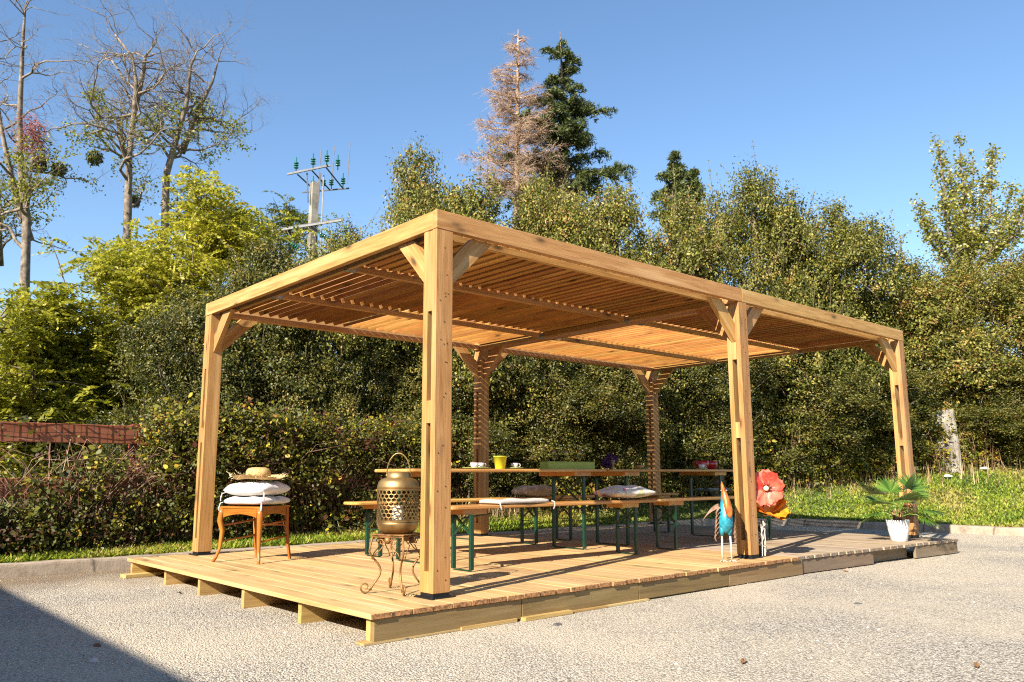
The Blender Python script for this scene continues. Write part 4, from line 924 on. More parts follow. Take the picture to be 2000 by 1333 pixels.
GREYS = plain('galvanised', (.20, .20, .20), .6, .3); DKS = plain('dark_steel', (.07, .07, .075), .5, .5); GGL = plain('green_glass', (.01, .14, .10), .12, 0, .8)
def arm(name, p0, p1, r_, mat): s = MB(); s.tube([p0, p1], r_, 4); return s.build(name, mat, up)
arm('crossarm', (-.62, -.28, Hh+.12), (.42, -.16, Hh+.40), .032, GREYS); arm('crossarm', (-.42, .42, Hh-.10), (.78, .46, Hh+.02), .022, DKS)
for x in (-.38, -.02, .32): arm('arm_brace', (x, -.22, Hh+.14+(x+.38)*.27), (x+.30, .45, Hh-.06+(x+.4)*.1), .018, DKS)
for x0, x1 in ((-.16, -.16), (.18, .18)): arm('arm_brace', (x0, -.16, Hh+.2), (x1*.75, -.11, Hh-.55), .02, DKS)
arm('crossarm', (-.74, -.18, Hh-1.28), (.78, -.16, Hh-1.03), .034, GREYS); arm('crossarm', (-.74, -.12, Hh-1.23), (.78, -.11, Hh-.98), .028, DKS)
arm('conduit', (.22, -.14, .5), (.25, -.14, Hh+.1), .018, GREYS)
def insul(x, y, z, tilt=0, n=3):
    s = MB()
    for k in range(n): s.lathe([(.018, k*.06), (.06, k*.06+.012), (.064, k*.06+.028), (.04, k*.06+.045), (.018, k*.06+.058)], (0, 0, 0), 12)
    s.lathe([(.014, -.1), (.014, .30)], (0, 0, 0), 6); s.build('insulator', GGL, up, (x, y, z), (0, tilt, 0), True)
for x, z in ((-.42, .34), (.0, .44), (.34, .52), (.62, .40)): insul(x, -.22, Hh+z-.05)
for x in (-.15, .12, .32, .62): insul(x, .44, Hh+.06+x*.1)
for x, z, t in ((-.30, -1.75, R(-55)), (.42, -1.5, R(-60)), (.86, -1.45, 0)): insul(x, -.15, Hh+z, t, 4)
for x, z in ((.02, .9), (.36, 1.0), (.76, 1.1)): arm('lightning_rod', (x, .3, Hh+.1), (x+.04, .3, Hh+z+.1), .014, DKS)
for x0, y0, x1, y1 in ((-.60, -1.3, -.32, -1.78), (.1, -1.15, .38, -1.52)): arm('wire', (x0, -.15, Hh+y0), (x1, -.15, Hh+y1), .012, DKS)
# ================================================================== VEGETATION
BARK = plain('bark', (.20, .15, .10), .95, var=.35, scale=14, bumpy=.8, c2=(.08, .055, .035))
DBARK = plain('pale_bark', (.24, .19, .145), .95, var=.3, scale=8, bumpy=.8, c2=(.085, .062, .042))
PBARK = plain('pinkish_twigs', (.44, .30, .21), .9, var=.25, scale=6, c2=(.27, .17, .11))
HAW = leafmat('hawthorn_leaves', [(0, (.030, .036, .007)), (.3, (.085, .092, .014)), (.52, (.155, .165, .027)), (.75, (.31, .285, .055)), (.92, (.42, .29, .075)), (1, (.30, .14, .05))], rough=.5, trans=.27, spec=.35)
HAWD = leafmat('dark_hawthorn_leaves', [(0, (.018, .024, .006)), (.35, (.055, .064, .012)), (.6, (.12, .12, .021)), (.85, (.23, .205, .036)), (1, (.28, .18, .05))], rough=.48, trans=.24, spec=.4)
LOC = leafmat('locust_leaves', [(0, (.08, .09, .012)), (.3, (.23, .23, .028)), (.6, (.44, .41, .055)), (.85, (.58, .50, .085)), (1, (.55, .38, .08))], rough=.45, trans=.42, spec=.35)
POP = leafmat('poplar_leaves', [(0, (.09, .10, .015)), (.4, (.24, .24, .03)), (.75, (.40, .36, .07)), (1, (.62, .58, .38))], rough=.4, trans=.35, spec=.5)
CON = leafmat('conifer_needles', [(0, (.018, .032, .010)), (.5, (.068, .088, .022)), (.85, (.15, .165, .045)), (1, (.24, .24, .08))], rough=.55, trans=.12, spec=.3)
BRAM = leafmat('bramble_leaves', [(0, (.10, .035, .018)), (.12, (.045, .045, .012)), (.4, (.10, .115, .018)), (.6, (.22, .21, .026)), (.76, (.50, .40, .03)), (.9, (.50, .26, .06)), (1, (.26, .09, .04))], rough=.5, trans=.35, spec=.3)
def rndu(n): return unit(RNG.normal(size=(n, 3)))
class Leaf:
    def __init__(s): s.C = []; s.N = []; s.S = []; s.T = []
    def add(s, C, Nn, S_, T): s.C.append(C); s.N.append(Nn); s.S.append(S_); s.T.append(T)
    def build(s, name, mat, parent=None, asp=.55, hexa=False):
        C = np.concatenate(s.C); V, k = leaves(C, np.concatenate(s.N), np.concatenate(s.S), asp, hexa=hexa)
        return npmesh(name, V, k, mat, np.clip(np.concatenate(s.T), 0, 1), parent)
def clumps(L, centers, out, nper, sig, size, tone, ts=.13, nrand=.8, cts=.12):
    k = len(centers); idx = np.repeat(np.arange(k), nper); n = len(idx)
    sg = sig if np.ndim(sig) else np.full(k, sig)
    C = centers[idx]+RNG.normal(size=(n, 3))*sg[idx][:, None]
    Nn = out[idx]*.7+RNG.normal(size=(n, 3))*nrand+np.array([0, 0, .45])
    ct = RNG.normal(0, cts, k)[idx]
    L.add(C, Nn, RNG.uniform(size*.65, size*1.3, n), tone+ct+RNG.normal(0, ts, n))
def tree_lobes(seed, H, Rr, nl, low=.12, top=.8):
    rg = np.random.default_rng(seed); L = []
    for i in range(nl):
        z = H*rg.uniform(low, top); f = math.sin(math.pi*min(1, max(.05, (z/H)*.85+.12)))**.7; a = rg.uniform(0, 6.28); q = Rr*f*rg.uniform(.25, .75)
        L.append((q*math.cos(a), q*math.sin(a), z, Rr*rg.uniform(.32, .52)*(.7+.3*f)))
    L.append((0, 0, H*.84, Rr*.32)); L.append((0, 0, H*.5, Rr*.6)); L.append((0, 0, H*.25, Rr*.6)); return L
def trunk_mesh(parent, mat, H, lobes, r0=.16, seed=0, tw=None):
    rn = random.Random(seed); t = MB(); t.tube([(0, 0, -.2), (.05, .03, H*.2), (-.05, .05, H*.45), (.02, -.02, H*.7), (0, 0, H*.86)], [r0*1.3, r0, r0*.75, r0*.45, r0*.12], 7)
    tr = t.build('trunk', mat, parent, smooth=True); b = MB()
    for x, y, z, r_ in lobes:
        z0 = max(.3, z-.9-rn.random()*.6); p0 = Vector((0, 0, min(z0, H*.7))); p1 = Vector((x, y, z)); m1 = p0.lerp(p1, .5)+Vector((rn.uniform(-.15, .15), rn.uniform(-.15, .15), .1))
        b.tube([p0, m1, p1], [r0*.4, r0*.25, .02], 5)
        for k in range(7):
            d = Vector((rn.gauss(0, 1), rn.gauss(0, 1), rn.gauss(.3, 1))).normalized(); b.tube([p1.lerp(m1, rn.random()*.6), p1+d*r_*.6, p1+d*r_*1.05+Vector((0, 0, .05))], [.016, .010, .003], 4)
    if tw: b.add(tw.v, tw.f)
    b.build('branches', mat, parent, smooth=True)
def hedge_tree_mesh(seed, H=6.0, Rr=2.0, nleaf=52000, mat=None, size=.036, tone=.45, sprigs=70):
    lob = tree_lobes(seed, H, Rr, 12); rg = RNG; Lf = Leaf(); A = np.array(lob); wts = A[:, 3]**2; wts = wts/wts.sum()
    nper = 46; nc = nleaf//nper; li = rg.choice(len(A), nc, p=wts); d = rndu(nc); d[:, 2] = np.where(d[:, 2] < -.5, -d[:, 2], d[:, 2])
    rr = rg.uniform(.12, 1.06, nc)**.6; C = A[li, :3]+d*(A[li, 3]*rr)[:, None]*np.array([1, 1, 1.15])
    C[:, 2] = np.maximum(C[:, 2], .15); clumps(Lf, C, d, nper, rg.uniform(.05, .14, nc), size, tone, ts=.19, cts=.17)
    # shoots that break the outline
    n = sprigs; li = rg.choice(len(A), n, p=wts); d = rndu(n); d[:, 2] = np.abs(d[:, 2])+.35; d = unit(d); base = A[li, :3]+d*A[li, 3][:, None]*.95
    dd = unit(d+np.array([0, 0, .7])+rg.normal(0, .3, (n, 3))); ln = rg.uniform(.25, .85, n); tw = MB()
    for k in range(n):
        m_ = 26; f = rg.uniform(0, 1, m_)[:, None]; Lf.add(base[k]+dd[k]*ln[k]*f+rg.normal(0, .035, (m_, 3))*(1.3-f), dd[k]*.2+rg.normal(size=(m_, 3)), rg.uniform(size*.6, size*1.1, m_), np.full(m_, tone+.05)+rg.normal(0, .12, m_))
        tw.tube([base[k]-dd[k]*.2, base[k]+dd[k]*ln[k]*.5, base[k]+dd[k]*ln[k]], [.008, .006, .002], 3)
    return Lf, lob, tw
def make_tree(name, label, cat, group, loc, rz, parts, sc):
    t = thing(name, label, cat, loc, rz, group); t.scale = sc; return t
protos = {}
def hedge_proto(key, **kw):
    Lf, lob, tw = hedge_tree_mesh(**kw); protos[key] = (Lf, lob, tw, kw)
def hedge_tree(key, label, u, vtop, d, hw, off=0.0, rz=0.0, mat=HAW, group='hawthorn trees of the hedge', H0=6.0):
    az = math.degrees(math.atan2(*(ray(u, 930)[[1, 0]]))); top = W(u, vtop, d); rad = math.hypot(top[0]-CAM[0], top[1]-CAM[1])
    p = (CAM[0]+rad*math.cos(R(az)), CAM[1]+rad*math.sin(R(az))); h, z = smooth_h(az); gz = z+min(max(0, rad-h), 30)*.02
    t = thing('hawthorn', label, 'tree', (p[0], p[1], gz-.05), rz, group)
    H = top[2]-gz; wr = hw/FPX*d; kw = protos[key][3]
    t.scale = (wr/kw['Rr'], wr/kw['Rr'], H/(kw['H']*.96))
    if key not in built:
        c = protos[key][0].build('crown', mat, t); lob = protos[key][1]; trunk_mesh(t, BARK, kw['H'], lob, seed=len(built), tw=protos[key][2]); built[key] = t
    else:
        for c in built[key].children:
            o = c.copy(); col.objects.link(o); o.parent = t
            if c.name.startswith('crown') and mat is not c.data.materials[0]: o.material_slots[0].link = 'OBJECT'; o.material_slots[0].material = mat
    return t
built = {}
hedge_proto('a', seed=1, H=6.0, Rr=2.0, nleaf=110000, tone=.54, size=.031); hedge_proto('b', seed=5, H=6.0, Rr=2.0, nleaf=104000, tone=.57, size=.034, sprigs=120); hedge_proto('c', seed=9, H=6.0, Rr=2.0, nleaf=118000, sprigs=130, tone=.54, size=.029)
HT = [  # proto, u, v top, depth, half width px, turn, material, label
 ('a', 345, 560, 11.7, 150, .3, HAWD, 'dark hawthorn right behind the stool and the left post'),
 ('b', 505, 455, 12.6, 165, 1.9, HAWD, 'dark hawthorn behind the left end of the near beam'),
 ('c', 665, 440, 13.4, 150, 4.2, HAW, 'hawthorn hiding the lower part of the power pole'),
 ('a', 800, 288, 14.6, 165, 2.7, HAW, 'tall hawthorn rising behind the near corner of the pergola roof'),
 ('b', 930, 345, 14.0, 185, .9, HAW, 'hawthorn in front of the dead conifer'),
 ('c', 1065, 345, 15.2, 165, 5.1, HAW, 'hawthorn just below the green conifer'),
 ('a', 1215, 362, 15.6, 165, 5.6, HAW, 'hawthorn just right of the green conifer'),
 ('b', 1345, 372, 16.6, 150, 3.6, HAW, 'hawthorn in front of the small conifer top'),
 ('c', 1500, 325, 17.4, 165, .4, HAW, 'spiky topped hawthorn above the middle post'),
 ('a', 1655, 392, 18.2, 165, 1.2, HAW, 'round hawthorn above the right half of the long beam'),
 ('b', 1800, 490, 18.6, 150, 5.0, HAW, 'low hawthorn behind the far right post'),
 ('c', 1925, 500, 18.8, 165, 2.3, HAW, 'hawthorn behind the concrete post'),
 ('a', 2090, 470, 18.8, 190, 4.6, HAW, 'hawthorn cut by the right edge of the view'),
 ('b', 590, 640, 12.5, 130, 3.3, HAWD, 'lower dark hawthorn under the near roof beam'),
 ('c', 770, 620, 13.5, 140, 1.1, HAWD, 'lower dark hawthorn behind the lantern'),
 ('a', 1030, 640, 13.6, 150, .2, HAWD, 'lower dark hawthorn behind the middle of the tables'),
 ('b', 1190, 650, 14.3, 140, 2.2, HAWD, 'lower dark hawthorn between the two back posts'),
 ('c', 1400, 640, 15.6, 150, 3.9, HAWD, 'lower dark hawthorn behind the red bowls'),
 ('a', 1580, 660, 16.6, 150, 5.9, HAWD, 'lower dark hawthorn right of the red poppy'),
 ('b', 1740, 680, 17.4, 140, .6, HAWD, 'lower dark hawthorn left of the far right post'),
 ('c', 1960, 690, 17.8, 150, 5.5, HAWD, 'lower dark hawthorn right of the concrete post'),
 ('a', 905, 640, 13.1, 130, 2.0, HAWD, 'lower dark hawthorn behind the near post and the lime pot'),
]
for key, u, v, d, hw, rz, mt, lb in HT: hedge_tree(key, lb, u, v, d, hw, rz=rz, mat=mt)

# brambles over the fence and along the hedge foot
def bramble(name, label, pts, hts, dens, size, tone, yellow, hexa=True, twn=0, red=.22):
    Lf = Leaf(); tw = []
    for (p, h) in zip(pts, hts):
        k = RNG.poisson(dens)
        if not k: continue
        c = np.array(p)[None]+np.stack([RNG.normal(0, .16, k), RNG.normal(0, .13, k), h*RNG.uniform(0, 1, k)**.8], 1)
        yb = RNG.random() < yellow; rb = -.28 if RNG.random() < red else 0
        big = RNG.random() < .22 or yb; clumps(Lf, c, np.tile(np.array([-.5, -.8, .3]), (k, 1)), 8 if big else 18, .06, size if big else size*.55, tone+(.24 if yb else rb), ts=.17, nrand=.9)
    o = Lf.build(name, BRAM, None, .62, hexa); return tag(o, label, 'brambles', kind='stuff')
pts, hts = [], []
fx = -1.2
Lf_end = (FB-FA).length
for i in range(1500):
    s_ = random.uniform(5.5, Lf_end+.6); o_ = random.gauss(-.14, .16); q = FA+fdir*s_+Vector((-fdir.y, fdir.x, 0))*o_
    bare_top = s_ < posts[3]-.05; h = random.uniform(.5, 1.02) if bare_top else random.uniform(.9, 1.65)
    if posts[3]-1.9 < s_ < posts[3]-.65 and random.random() < .8: h *= .42
    if bare_top and random.random() < .012: h = 1.5
    if abs(s_-posts[3]) < .2 or abs(s_-posts[4]) < .3: h *= .35
    if random.random() < .58: pts.append((q.x, q.y, fz-.02)); hts.append(h)
bramble('brambles', 'brambles with green and yellow autumn leaves climbing over the rail fence', pts, hts, 9, .032, .33, .15)
pts, hts = [], []
for i in range(520):
    s_ = random.uniform(posts[3]+.12, Lf_end+.3)
    if abs(s_-posts[4]) < .22: continue
    q = FA+fdir*s_+Vector((-fdir.y, fdir.x, 0))*random.uniform(-.34, -.10); pts.append((q.x, q.y, fz+.78)); hts.append(random.uniform(.45, .75))
bramble('hedge_leaves', 'green and yellow leaves hiding the top rail of the fence behind the deck', pts, hts, 9, .030, .36, .08)
pts, hts = [], []
for i in range(1900):
    az = random.uniform(10, 47); p = hedge_pt(az, random.uniform(-.25, .8)); pts.append(p); hts.append(random.uniform(.3, 1.6))
bramble('brambles', 'brambles with yellow and brown leaves at the foot of the hedge on the right', pts, hts, 8, .042, .47, .30)
# bare bramble canes
cn_ = MB(); rn = random.Random(31)
for i in range(1100):
    if i < 700:
        s_ = rn.uniform(5.5, Lf_end); q = FA+fdir*s_+Vector((-fdir.y, fdir.x, 0))*rn.uniform(-.38, -.05); p = Vector((q.x, q.y, fz))
    else: p = Vector(hedge_pt(rn.uniform(14, 46), rn.uniform(-.6, .2)))
    d = Vector((rn.uniform(-1, 1), rn.uniform(-.4, .25), 0)); L = rn.uniform(.4, 1.3)
    cn_.tube([p, p+d*.15*L+Vector((0, 0, L*.5)), p+d*.5*L+Vector((0, 0, L*.85)), p+d*L+Vector((0, 0, L*rn.uniform(.5, .95)))], [.0038, .0034, .003, .0015], 4, tone=rn.random())
tag(cn_.build('bramble_canes', plain('cane_bark', (.36, .23, .15), .85, var=.35, scale=3, c2=(.22, .08, .05)), smooth=True), 'bare brown bramble canes sticking out of the fence and hedge foot', 'bramble canes', kind='stuff')

# recursive bare branching
def grow(mb, p, d, L, r_, lev, rn, ends=None, wob=.25, up=.15, kids=(3, 5), spread=.8, n=5):
    seg = 5 if lev > 0 else 3; pts = [p]; rad = [r_]; q = p.copy(); dd = d.copy()
    for i in range(seg):
        dd = (dd+Vector((rn.gauss(0, wob), rn.gauss(0, wob), rn.gauss(0, wob)+up))).normalized(); q = q+dd*L/seg; pts.append(q.copy()); rad.append(r_*(1-.62*(i+1)/seg))
    mb.tube(pts, rad, n if r_ > .03 else 4, caps=False)
    if ends is not None and lev <= 1: ends.append((pts[-1], pts[-2], lev))
    if lev <= 0: return
    for k in range(rn.randint(*kids)):
        i = rn.randint(1, seg); a = Vector((rn.gauss(0, 1), rn.gauss(0, 1), rn.gauss(.2, .6))).normalized(); tdir = (pts[i]-pts[i-1]).normalized()
        nd = (tdir*(1-spread*.45)+a*spread).normalized(); grow(mb, pts[i], nd, L*rn.uniform(.42, .68), rad[i]*rn.uniform(.5, .72), lev-1, rn, ends, wob, up, kids, spread, n)
    grow(mb, pts[-1], dd, L*.55, rad[-1], lev-1, rn, ends, wob, up, kids, spread, n)
def gbase(u, d):
    az = math.degrees(math.atan2(*(ray(u, 930)[[1, 0]]))); q = W(u, 900, d); h, z = smooth_h(az); rad = math.hypot(q[0]-CAM[0], q[1]-CAM[1]); return Vector((q[0], q[1], z+min(max(0, rad-h), 30)*.02-.05))
MIST = leafmat('mistletoe', [(0, (.05, .06, .012)), (1, (.16, .16, .04))], trans=.2)
def dead_tree(label, trunks, d, seed, mist=(), leafy=()):
    """trunks: lists of (u, v) the stems pass through"""
    rn = random.Random(seed); b = gbase(trunks[0][0][0], d); t = thing('dead_tree', label, 'tree', b, 0, 'bare trees behind the hedge')
    br = MB(); tk = MB(); ends = []
    for ti, path in enumerate(trunks):
        P = [Vector(W(u, v, d+(.6*ti)))-b for u, v in path]
        if ti == 0: P = [Vector((P[0].x, P[0].y, -.3))]+P
        k = len(P); r0 = .125 if ti == 0 else .085; rad = [r0*(1-.86*i/(k-1)) for i in range(k)]
        # finer wobble
        tk.tube(P, rad, 7)
        for i in range(1, k):
            f = i/(k-1)
            zmin = Vector(W(path[0][0], 560, d)).z-b.z
            for q in range(rn.randint(2, 4) if f > .3 else 1):
                p = P[i-1].lerp(P[i], rn.random())
                if p.z < zmin: continue
                a = rn.uniform(0, 6.28); dirv = Vector((math.cos(a), math.sin(a), rn.uniform(.1, .9))).normalized()
                grow(br, p, dirv, rn.uniform(1.1, 2.3)*(1.15-.55*f), rad[i-1]*.46, 3, rn, ends, .32, .08, (3, 4), .8)
        grow(br, P[-1], (P[-1]-P[-2]).normalized(), 1.0, rad[-1], 3, rn, ends, .3, .1, (2, 4), .8)
    tk.build('trunk', DBARK, t, smooth=True); br.build('branches', DBARK, t, smooth=True)
    for u, v, r_ in mist:
        want = Vector(W(u, v, d))-b; c = np.array(min((e_[0] for e_ in ends), key=lambda q: (q-want).length)); n = 260; D = rndu(n); L = Leaf(); L.add(c+D*r_*RNG.uniform(.2, 1, (n, 1))**.5, D+RNG.normal(0, .5, (n, 3)), RNG.uniform(.05, .09, n), RNG.uniform(0, 1, n)); L.build('mistletoe', MIST, t, .3)
    if leafy:
        L = Leaf()
        zl = {id(x): 0 for x in ()}; lim = [(Vector(W(u, v, d))-b, r_*1.25) for u, v, r_ in leafy]
        for p_, q_, lv in ends:
            if rn.random() < .55 and any((p_-c_).length < r_ for c_, r_ in lim):
                f = RNG.uniform(0, 1, (9, 1)); Lp = np.array(p_)*f+np.array(q_)*(1-f)+RNG.normal(0, .07, (9, 3)); L.add(Lp, RNG.normal(size=(9, 3)), RNG.uniform(.03, .05, 9), .3+RNG.normal(0, .15, 9))
        if not L.C: L.add(np.array([[0, 0, 1.0]]), np.array([[0, 0, 1.0]]), np.array([.03]), np.array([.3]))
        L.build('foliage', LOC, t)
dead_tree('tall bare tree at the left edge with a reddish tangle on its trunk', [[(48, 560), (52, 430), (40, 330), (38, 230), (42, 140), (46, 60), (50, 8)], [(60, 470), (25, 360), (2, 250), (-12, 150), (-20, 80)], [(0, 520), (-5, 400), (-30, 300), (-40, 200)]], 19.0, 3,
          mist=((76, 312, .20), (106, 320, .17), (92, 520, .17)), leafy=((90, 350, .9), (110, 400, 1.0), (20, 420, 1.2), (60, 480, 1.6), (95, 470, 1.4), (20, 520, 1.4)))
dead_tree('bare tree with a straight pale trunk left of the yellow locust', [[(245, 560), (250, 400), (252, 300), (262, 220), (266, 160), (258, 110), (225, 68)], [(262, 215), (278, 150), (284, 110), (300, 90)], [(252, 320), (240, 285), (228, 235), (200, 222)]], 20.0, 8,
          mist=((175, 372, .2), (205, 395, .15), (182, 445, .16)), leafy=((185, 245, .7), (205, 250, .6), (280, 285, .6), (215, 330, .9), (260, 360, 1.0), (230, 420, 1.4)))
dead_tree('forked bare tree rising behind the yellow locust crown', [[(318, 560), (325, 340), (345, 270), (365, 200), (372, 130), (385, 100)], [(355, 300), (385, 220), (415, 160), (430, 105)], [(372, 240), (410, 230), (450, 255)]], 21.0, 15, leafy=((380, 290, 1.1), (420, 275, 1.0), (350, 320, 1.0), (440, 250, .6)))
# reddish witch's broom on the left trunk is a creeper of its own
rn = random.Random(77); s = MB(); c = Vector(W(62, 265, 18.7))
for k in range(260):
    d = Vector((rn.gauss(.4, .8), rn.gauss(0, .8), rn.gauss(-.2, .8))).normalized()*rn.uniform(.15, .5); p = c+Vector((rn.gauss(0, .12), rn.gauss(0, .12), rn.gauss(0, .28))); s.tube([p, p+d*.5, p+d+Vector((0, 0, -.12))], [.008, .006, .003], 3)
tag(s.build('creeper', plain('red_twigs', (.30, .09, .06), .8, var=.3), smooth=True), 'tangle of reddish hanging twigs on the leftmost bare trunk', 'creeper', kind=None)

# locust trees: feathery yellow green sprays on visible branches
def locust(label, u, vtop, d, hw, seed, n_spr=900, tone=.5, sz=.045, vlow=760, mat=None, sparse=False, bark=None):
    rn = random.Random(seed); b = gbase(u, d); t = thing('locust_tree', label, 'tree', b, rn.uniform(0, 6) if False else 0, 'locust trees at the left'); top = Vector(W(u, vtop, d)).z-b.z; low = max(.6, Vector(W(u, vlow, d)).z-b.z); wr = hw/FPX*d
    br = MB(); ends = []
    tk = MB(); P = [Vector((0, 0, -.2)), Vector((.08, 0, top*.2)), Vector((-.1, .1, top*.45)), Vector((.1, 0, top*.7)), Vector((0, 0, top*.93))]; tk.tube(P, [.20, .16, .12, .07, .02], 7); tk.build('trunk', bark or BARK, t, smooth=True)
    tips = []
    for k in range(26):
        f = rn.uniform(.0, 1); z = low*.6+(top*.95-low*.6)*f; a = rn.uniform(0, 6.28); prof = math.sin(math.pi*min(1, .18+.76*((z-low*.5)/(top-low*.5))))**.6; L = wr*prof*rn.uniform(.55, 1.0); zs = max(.3, z-L*.7)
        p0 = Vector((0, 0, zs)); p1 = Vector((L*math.cos(a), L*math.sin(a), z)); m_ = p0.lerp(p1, .5)+Vector((rn.uniform(-.2, .2), rn.uniform(-.2, .2), .12*L)); br.tube([p0, m_, p1], [.055, .032, .008], 5, caps=False)
        for q in range(7):
            f2 = rn.uniform(.35, 1); c = (m_.lerp(p1, (f2-.5)*2) if f2 > .5 else p0.lerp(m_, f2*2)); e_ = c+Vector((rn.gauss(0, .45), rn.gauss(0, .45), rn.gauss(.15, .35)))*(.45+.22*wr); br.tube([c, c.lerp(e_, .5)+Vector((0, 0, .06)), e_], [.016, .01, .003], 4, caps=False); tips.append((c, e_))
    br.build('branches', bark or BARK, t, smooth=True)
    Lf = Leaf()
    for k in range(n_spr):
        c, e_ = tips[rn.randrange(len(tips))]; base = c.lerp(e_, rn.uniform(.35, 1.15))+Vector((rn.gauss(0, .18), rn.gauss(0, .18), rn.gauss(0, .12)))
        for q in range(3):                                     # pinnate leaf: two rows of leaflets on a drooping stalk
            dv = Vector((rn.gauss(0, 1), rn.gauss(0, 1), rn.gauss(-.05, .4))).normalized(); side = dv.cross(Vector((0, 0, 1))); side = side.normalized() if side.length > .1 else Vector((1, 0, 0)); L = rn.uniform(.22, .42)
            m_ = 14; f = np.repeat(np.linspace(.15, 1, m_//2), 2)[:, None]; sg = np.tile([1, -1], m_//2)[:, None]
            C = np.array(base)+np.array(dv)*L*f+np.array(side)*sg*.035+np.array([0, 0, -1])*(.12*f**2); nn = np.array(side.cross(dv))[None]+RNG.normal(0, .45, (m_, 3)); Lf.add(C, nn, RNG.uniform(sz*.7, sz*1.15, m_), np.full(m_, tone+rn.gauss(0, .13))+RNG.normal(0, .07, m_))
    Lf.build('crown', mat or LOC, t, .5); return t
locust('yellow green locust tree with the tallest bright crown on the left', 400, 290, 15.0, 175, 41, 1900, .60)
locust('green locust tree at the left edge above the bare fence rail', 45, 530, 12.6, 150, 42, 900, .50, vlow=830)
locust('broad yellow green locust between the left edge and the left post', 225, 420, 14.0, 140, 43, 1300, .52, vlow=830)
locust('thin leaved locust left of the power pole', 545, 335, 23.0, 95, 44, 420, .5, sparse=True)
locust('locust half hidden behind the broad one near the left fence post', 130, 620, 13.4, 110, 45, 620, .46, vlow=850)
locust('locust on the far side of the left hedge with orange tinted leaves', 330, 480, 13.4, 110, 46, 900, .60, vlow=800)

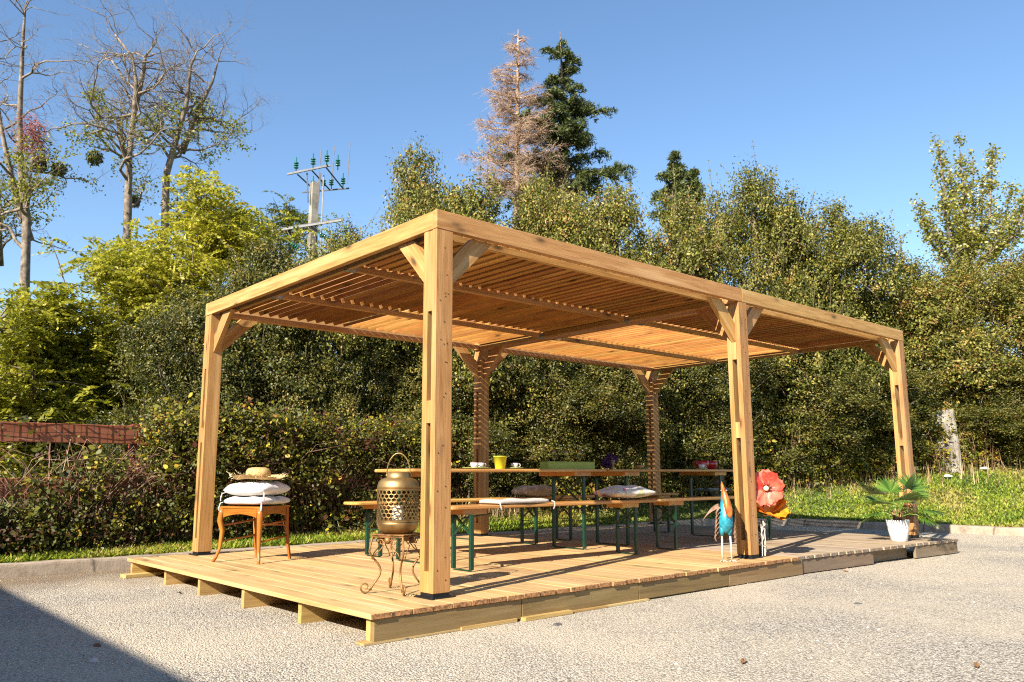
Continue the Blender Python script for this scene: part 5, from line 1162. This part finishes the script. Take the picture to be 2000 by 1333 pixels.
# conifers
def conifer(label, u, vtop, d, hw, seed, dead=False, vbase=560, name='conifer', gaps=.0, lean=0):
    rn = random.Random(seed); b = gbase(u, d); t = thing(name, label, 'tree', b); top = Vector(W(u+lean, vtop, d))-b; H = top.z; wr = hw/FPX*d; tk = MB()
    tk.tube([Vector((0, 0, 0)).lerp(top, f) if f else Vector((0, 0, -.3)) for f in (0, .25, .5, .75, 1)], [.32, .26, .18, .10, .012], 8); tk.build('trunk', PBARK if dead else BARK, t, smooth=True)
    br = MB(); Lf = Leaf(); z = Vector(W(u, vbase, d)).z-b.z
    while z < H*.985:
        f = (H-z)/(H-(Vector(W(u, vbase, d)).z-b.z)); L0 = wr*(f**.85)+.12
        for k in range(rn.randint(4, 6) if not dead else rn.randint(4, 6)):
            a = rn.uniform(0, 6.28); L = L0*(rn.uniform(.55, 1.12) if dead else rn.uniform(.38, 1.2)); zj = z+rn.uniform(-.22, .22)
            if not dead and rn.random() < .14: L *= .4
            o = Vector((0, 0, 0)).lerp(top, min(.99, zj/H)); dv = Vector((math.cos(a), math.sin(a), 0)); dr = -.10 if dead else -.22
            pts = [o+dv*L*q+Vector((0, 0, L*(.16*q+dr*q*q*1.6+(.22*q**3 if not dead else .12*q**3)))) for q in (0, .25, .5, .75, 1)]
            br.tube(pts, [.03+.012*L, .024+.006*L, .02, .013, .004], 4, caps=False)
            nt_ = int(4+L*(16 if not dead else 20))
            for q in range(nt_):
                g = rn.uniform(.12, 1.0); i = min(3, int(g*4)); c = pts[i].lerp(pts[i+1], g*4-i); sd_ = rn.choice((-1, 1)); tv = (dv*rn.uniform(.3, .9)+dv.cross(Vector((0, 0, 1)))*sd_*rn.uniform(.4, 1)+Vector((0, 0, rn.uniform(-.5, .15) if not dead else rn.uniform(-.5, .5)))).normalized(); l2 = L*.30*(1.15-g*.6)*rn.uniform(.6, 1.1)+.12
                if dead:
                    e_ = c+tv*l2; br.tube([c, c+tv*l2*.5+Vector((0, 0, .03)), e_], [.010, .007, .003], 3, caps=False)
                    for w_ in range(3):
                        c2 = c.lerp(e_, rn.uniform(.3, 1)); br.tube([c2, c2+Vector((rn.gauss(0, .16), rn.gauss(0, .16), rn.gauss(-.05, .14)))], [.006, .002], 3, caps=False)
                else:
                    m_ = int(14+l2*36); ff = RNG.uniform(0, 1.05, m_)[:, None]; C = np.array(c)+np.array(tv)*l2*ff+RNG.normal(0, .05, (m_, 3))+np.array([0, 0, -.10])*ff**2; Lf.add(C, RNG.normal(size=(m_, 3))+np.array([0, 0, .5]), RNG.uniform(.06, .12, m_), .45+RNG.normal(0, .18, m_)+.15*ff[:, 0]-.05)
        z += rn.uniform(.22, .40)*(H/14) if not dead else rn.uniform(.20, .34)*(H/14)
    br.build('branches', PBARK if dead else BARK, t, smooth=True)
    if not dead: Lf.build('crown', CON, t, .22)
    elif True:
        L2 = Leaf()
        for uu, vv, r_ in ((985, 285, .7), (965, 300, .6), (1040, 240, .5)):
            c = np.array(Vector(W(uu, vv, d))-b); cc = c+rndu(26)*r_*RNG.uniform(.2, 1, (26, 1))*np.array([1, 1, .5]); clumps(L2, cc, rndu(26), 12, .14, .06, .85, .12)
        L2.build('withered_needles', BRAM, t, .25)
    return t
conifer('dead pinkish brown conifer without needles beside the green one', 1006, 58, 30.0, 112, 51, True, 400, 'dead_conifer', lean=6)
conifer('tall dark green conifer rising above the hedge', 1128, 62, 31.0, 155, 52, False, 430, lean=-34)
conifer('small conifer top peeping over the hedge left of the spiky hawthorn', 1316, 296, 30.0, 40, 53, False, 420)
conifer('slim conifer top just right of the small conifer', 1353, 328, 29.0, 22, 54, False, 420)

# poplar with upright stems
def poplar(label, u, vtop, d, stems, seed):
    rn = random.Random(seed); b = gbase(u, d); t = thing('poplar', label, 'tree', b); br = MB(); Lf = Leaf()
    tk = MB(); fork = Vector(W(u, 540, d))-b; tk.tube([(0, 0, -.3), (0, 0, fork.z*.5), tuple(fork)], [.3, .24, .18], 7); tk.build('trunk', DBARK, t, smooth=True)
    for (u1, v1, w_) in stems:
        tip = Vector(W(u1, v1, d+rn.uniform(-1, 1)))-b; q_ = tip-fork; m_ = fork+Vector((q_.x*.72, q_.y*.72, q_.z*.42)); br.tube([fork, m_, tip], [.07, .04, .008], 5, caps=False)
        n = int(42*(tip-fork).length/3)+14
        for k in range(n):
            f = rn.uniform(.2, 1)**.9; p = (fork.lerp(m_, f*2) if f < .5 else m_.lerp(tip, f*2-1)); r_ = w_*(.95-.55*f)*.8
            c = p+Vector((rn.gauss(0, r_), rn.gauss(0, r_), rn.gauss(0, .2))); br.tube([p, c], [.012, .004], 3, caps=False)
            clumps(Lf, np.array([c]), np.array([[0, 0, 1.0]]), 15, .09, .046, .62, .2)
    br.build('branches', DBARK, t, smooth=True); Lf.build('crown', POP, t, .75); return t
poplar('tall yellowing poplar with upright stems at the right edge', 1885, 258, 25.0, [(1872, 258, .20), (1832, 285, .22), (1940, 278, .2), (1855, 330, .25), (1900, 320, .22), (1975, 365, .22), (1920, 350, .25), (1790, 395, .16), (1838, 380, .25), (1885, 380, .25), (1995, 400, .25), (1955, 420, .25), (1815, 430, .2), (2020, 350, .25)], 61)
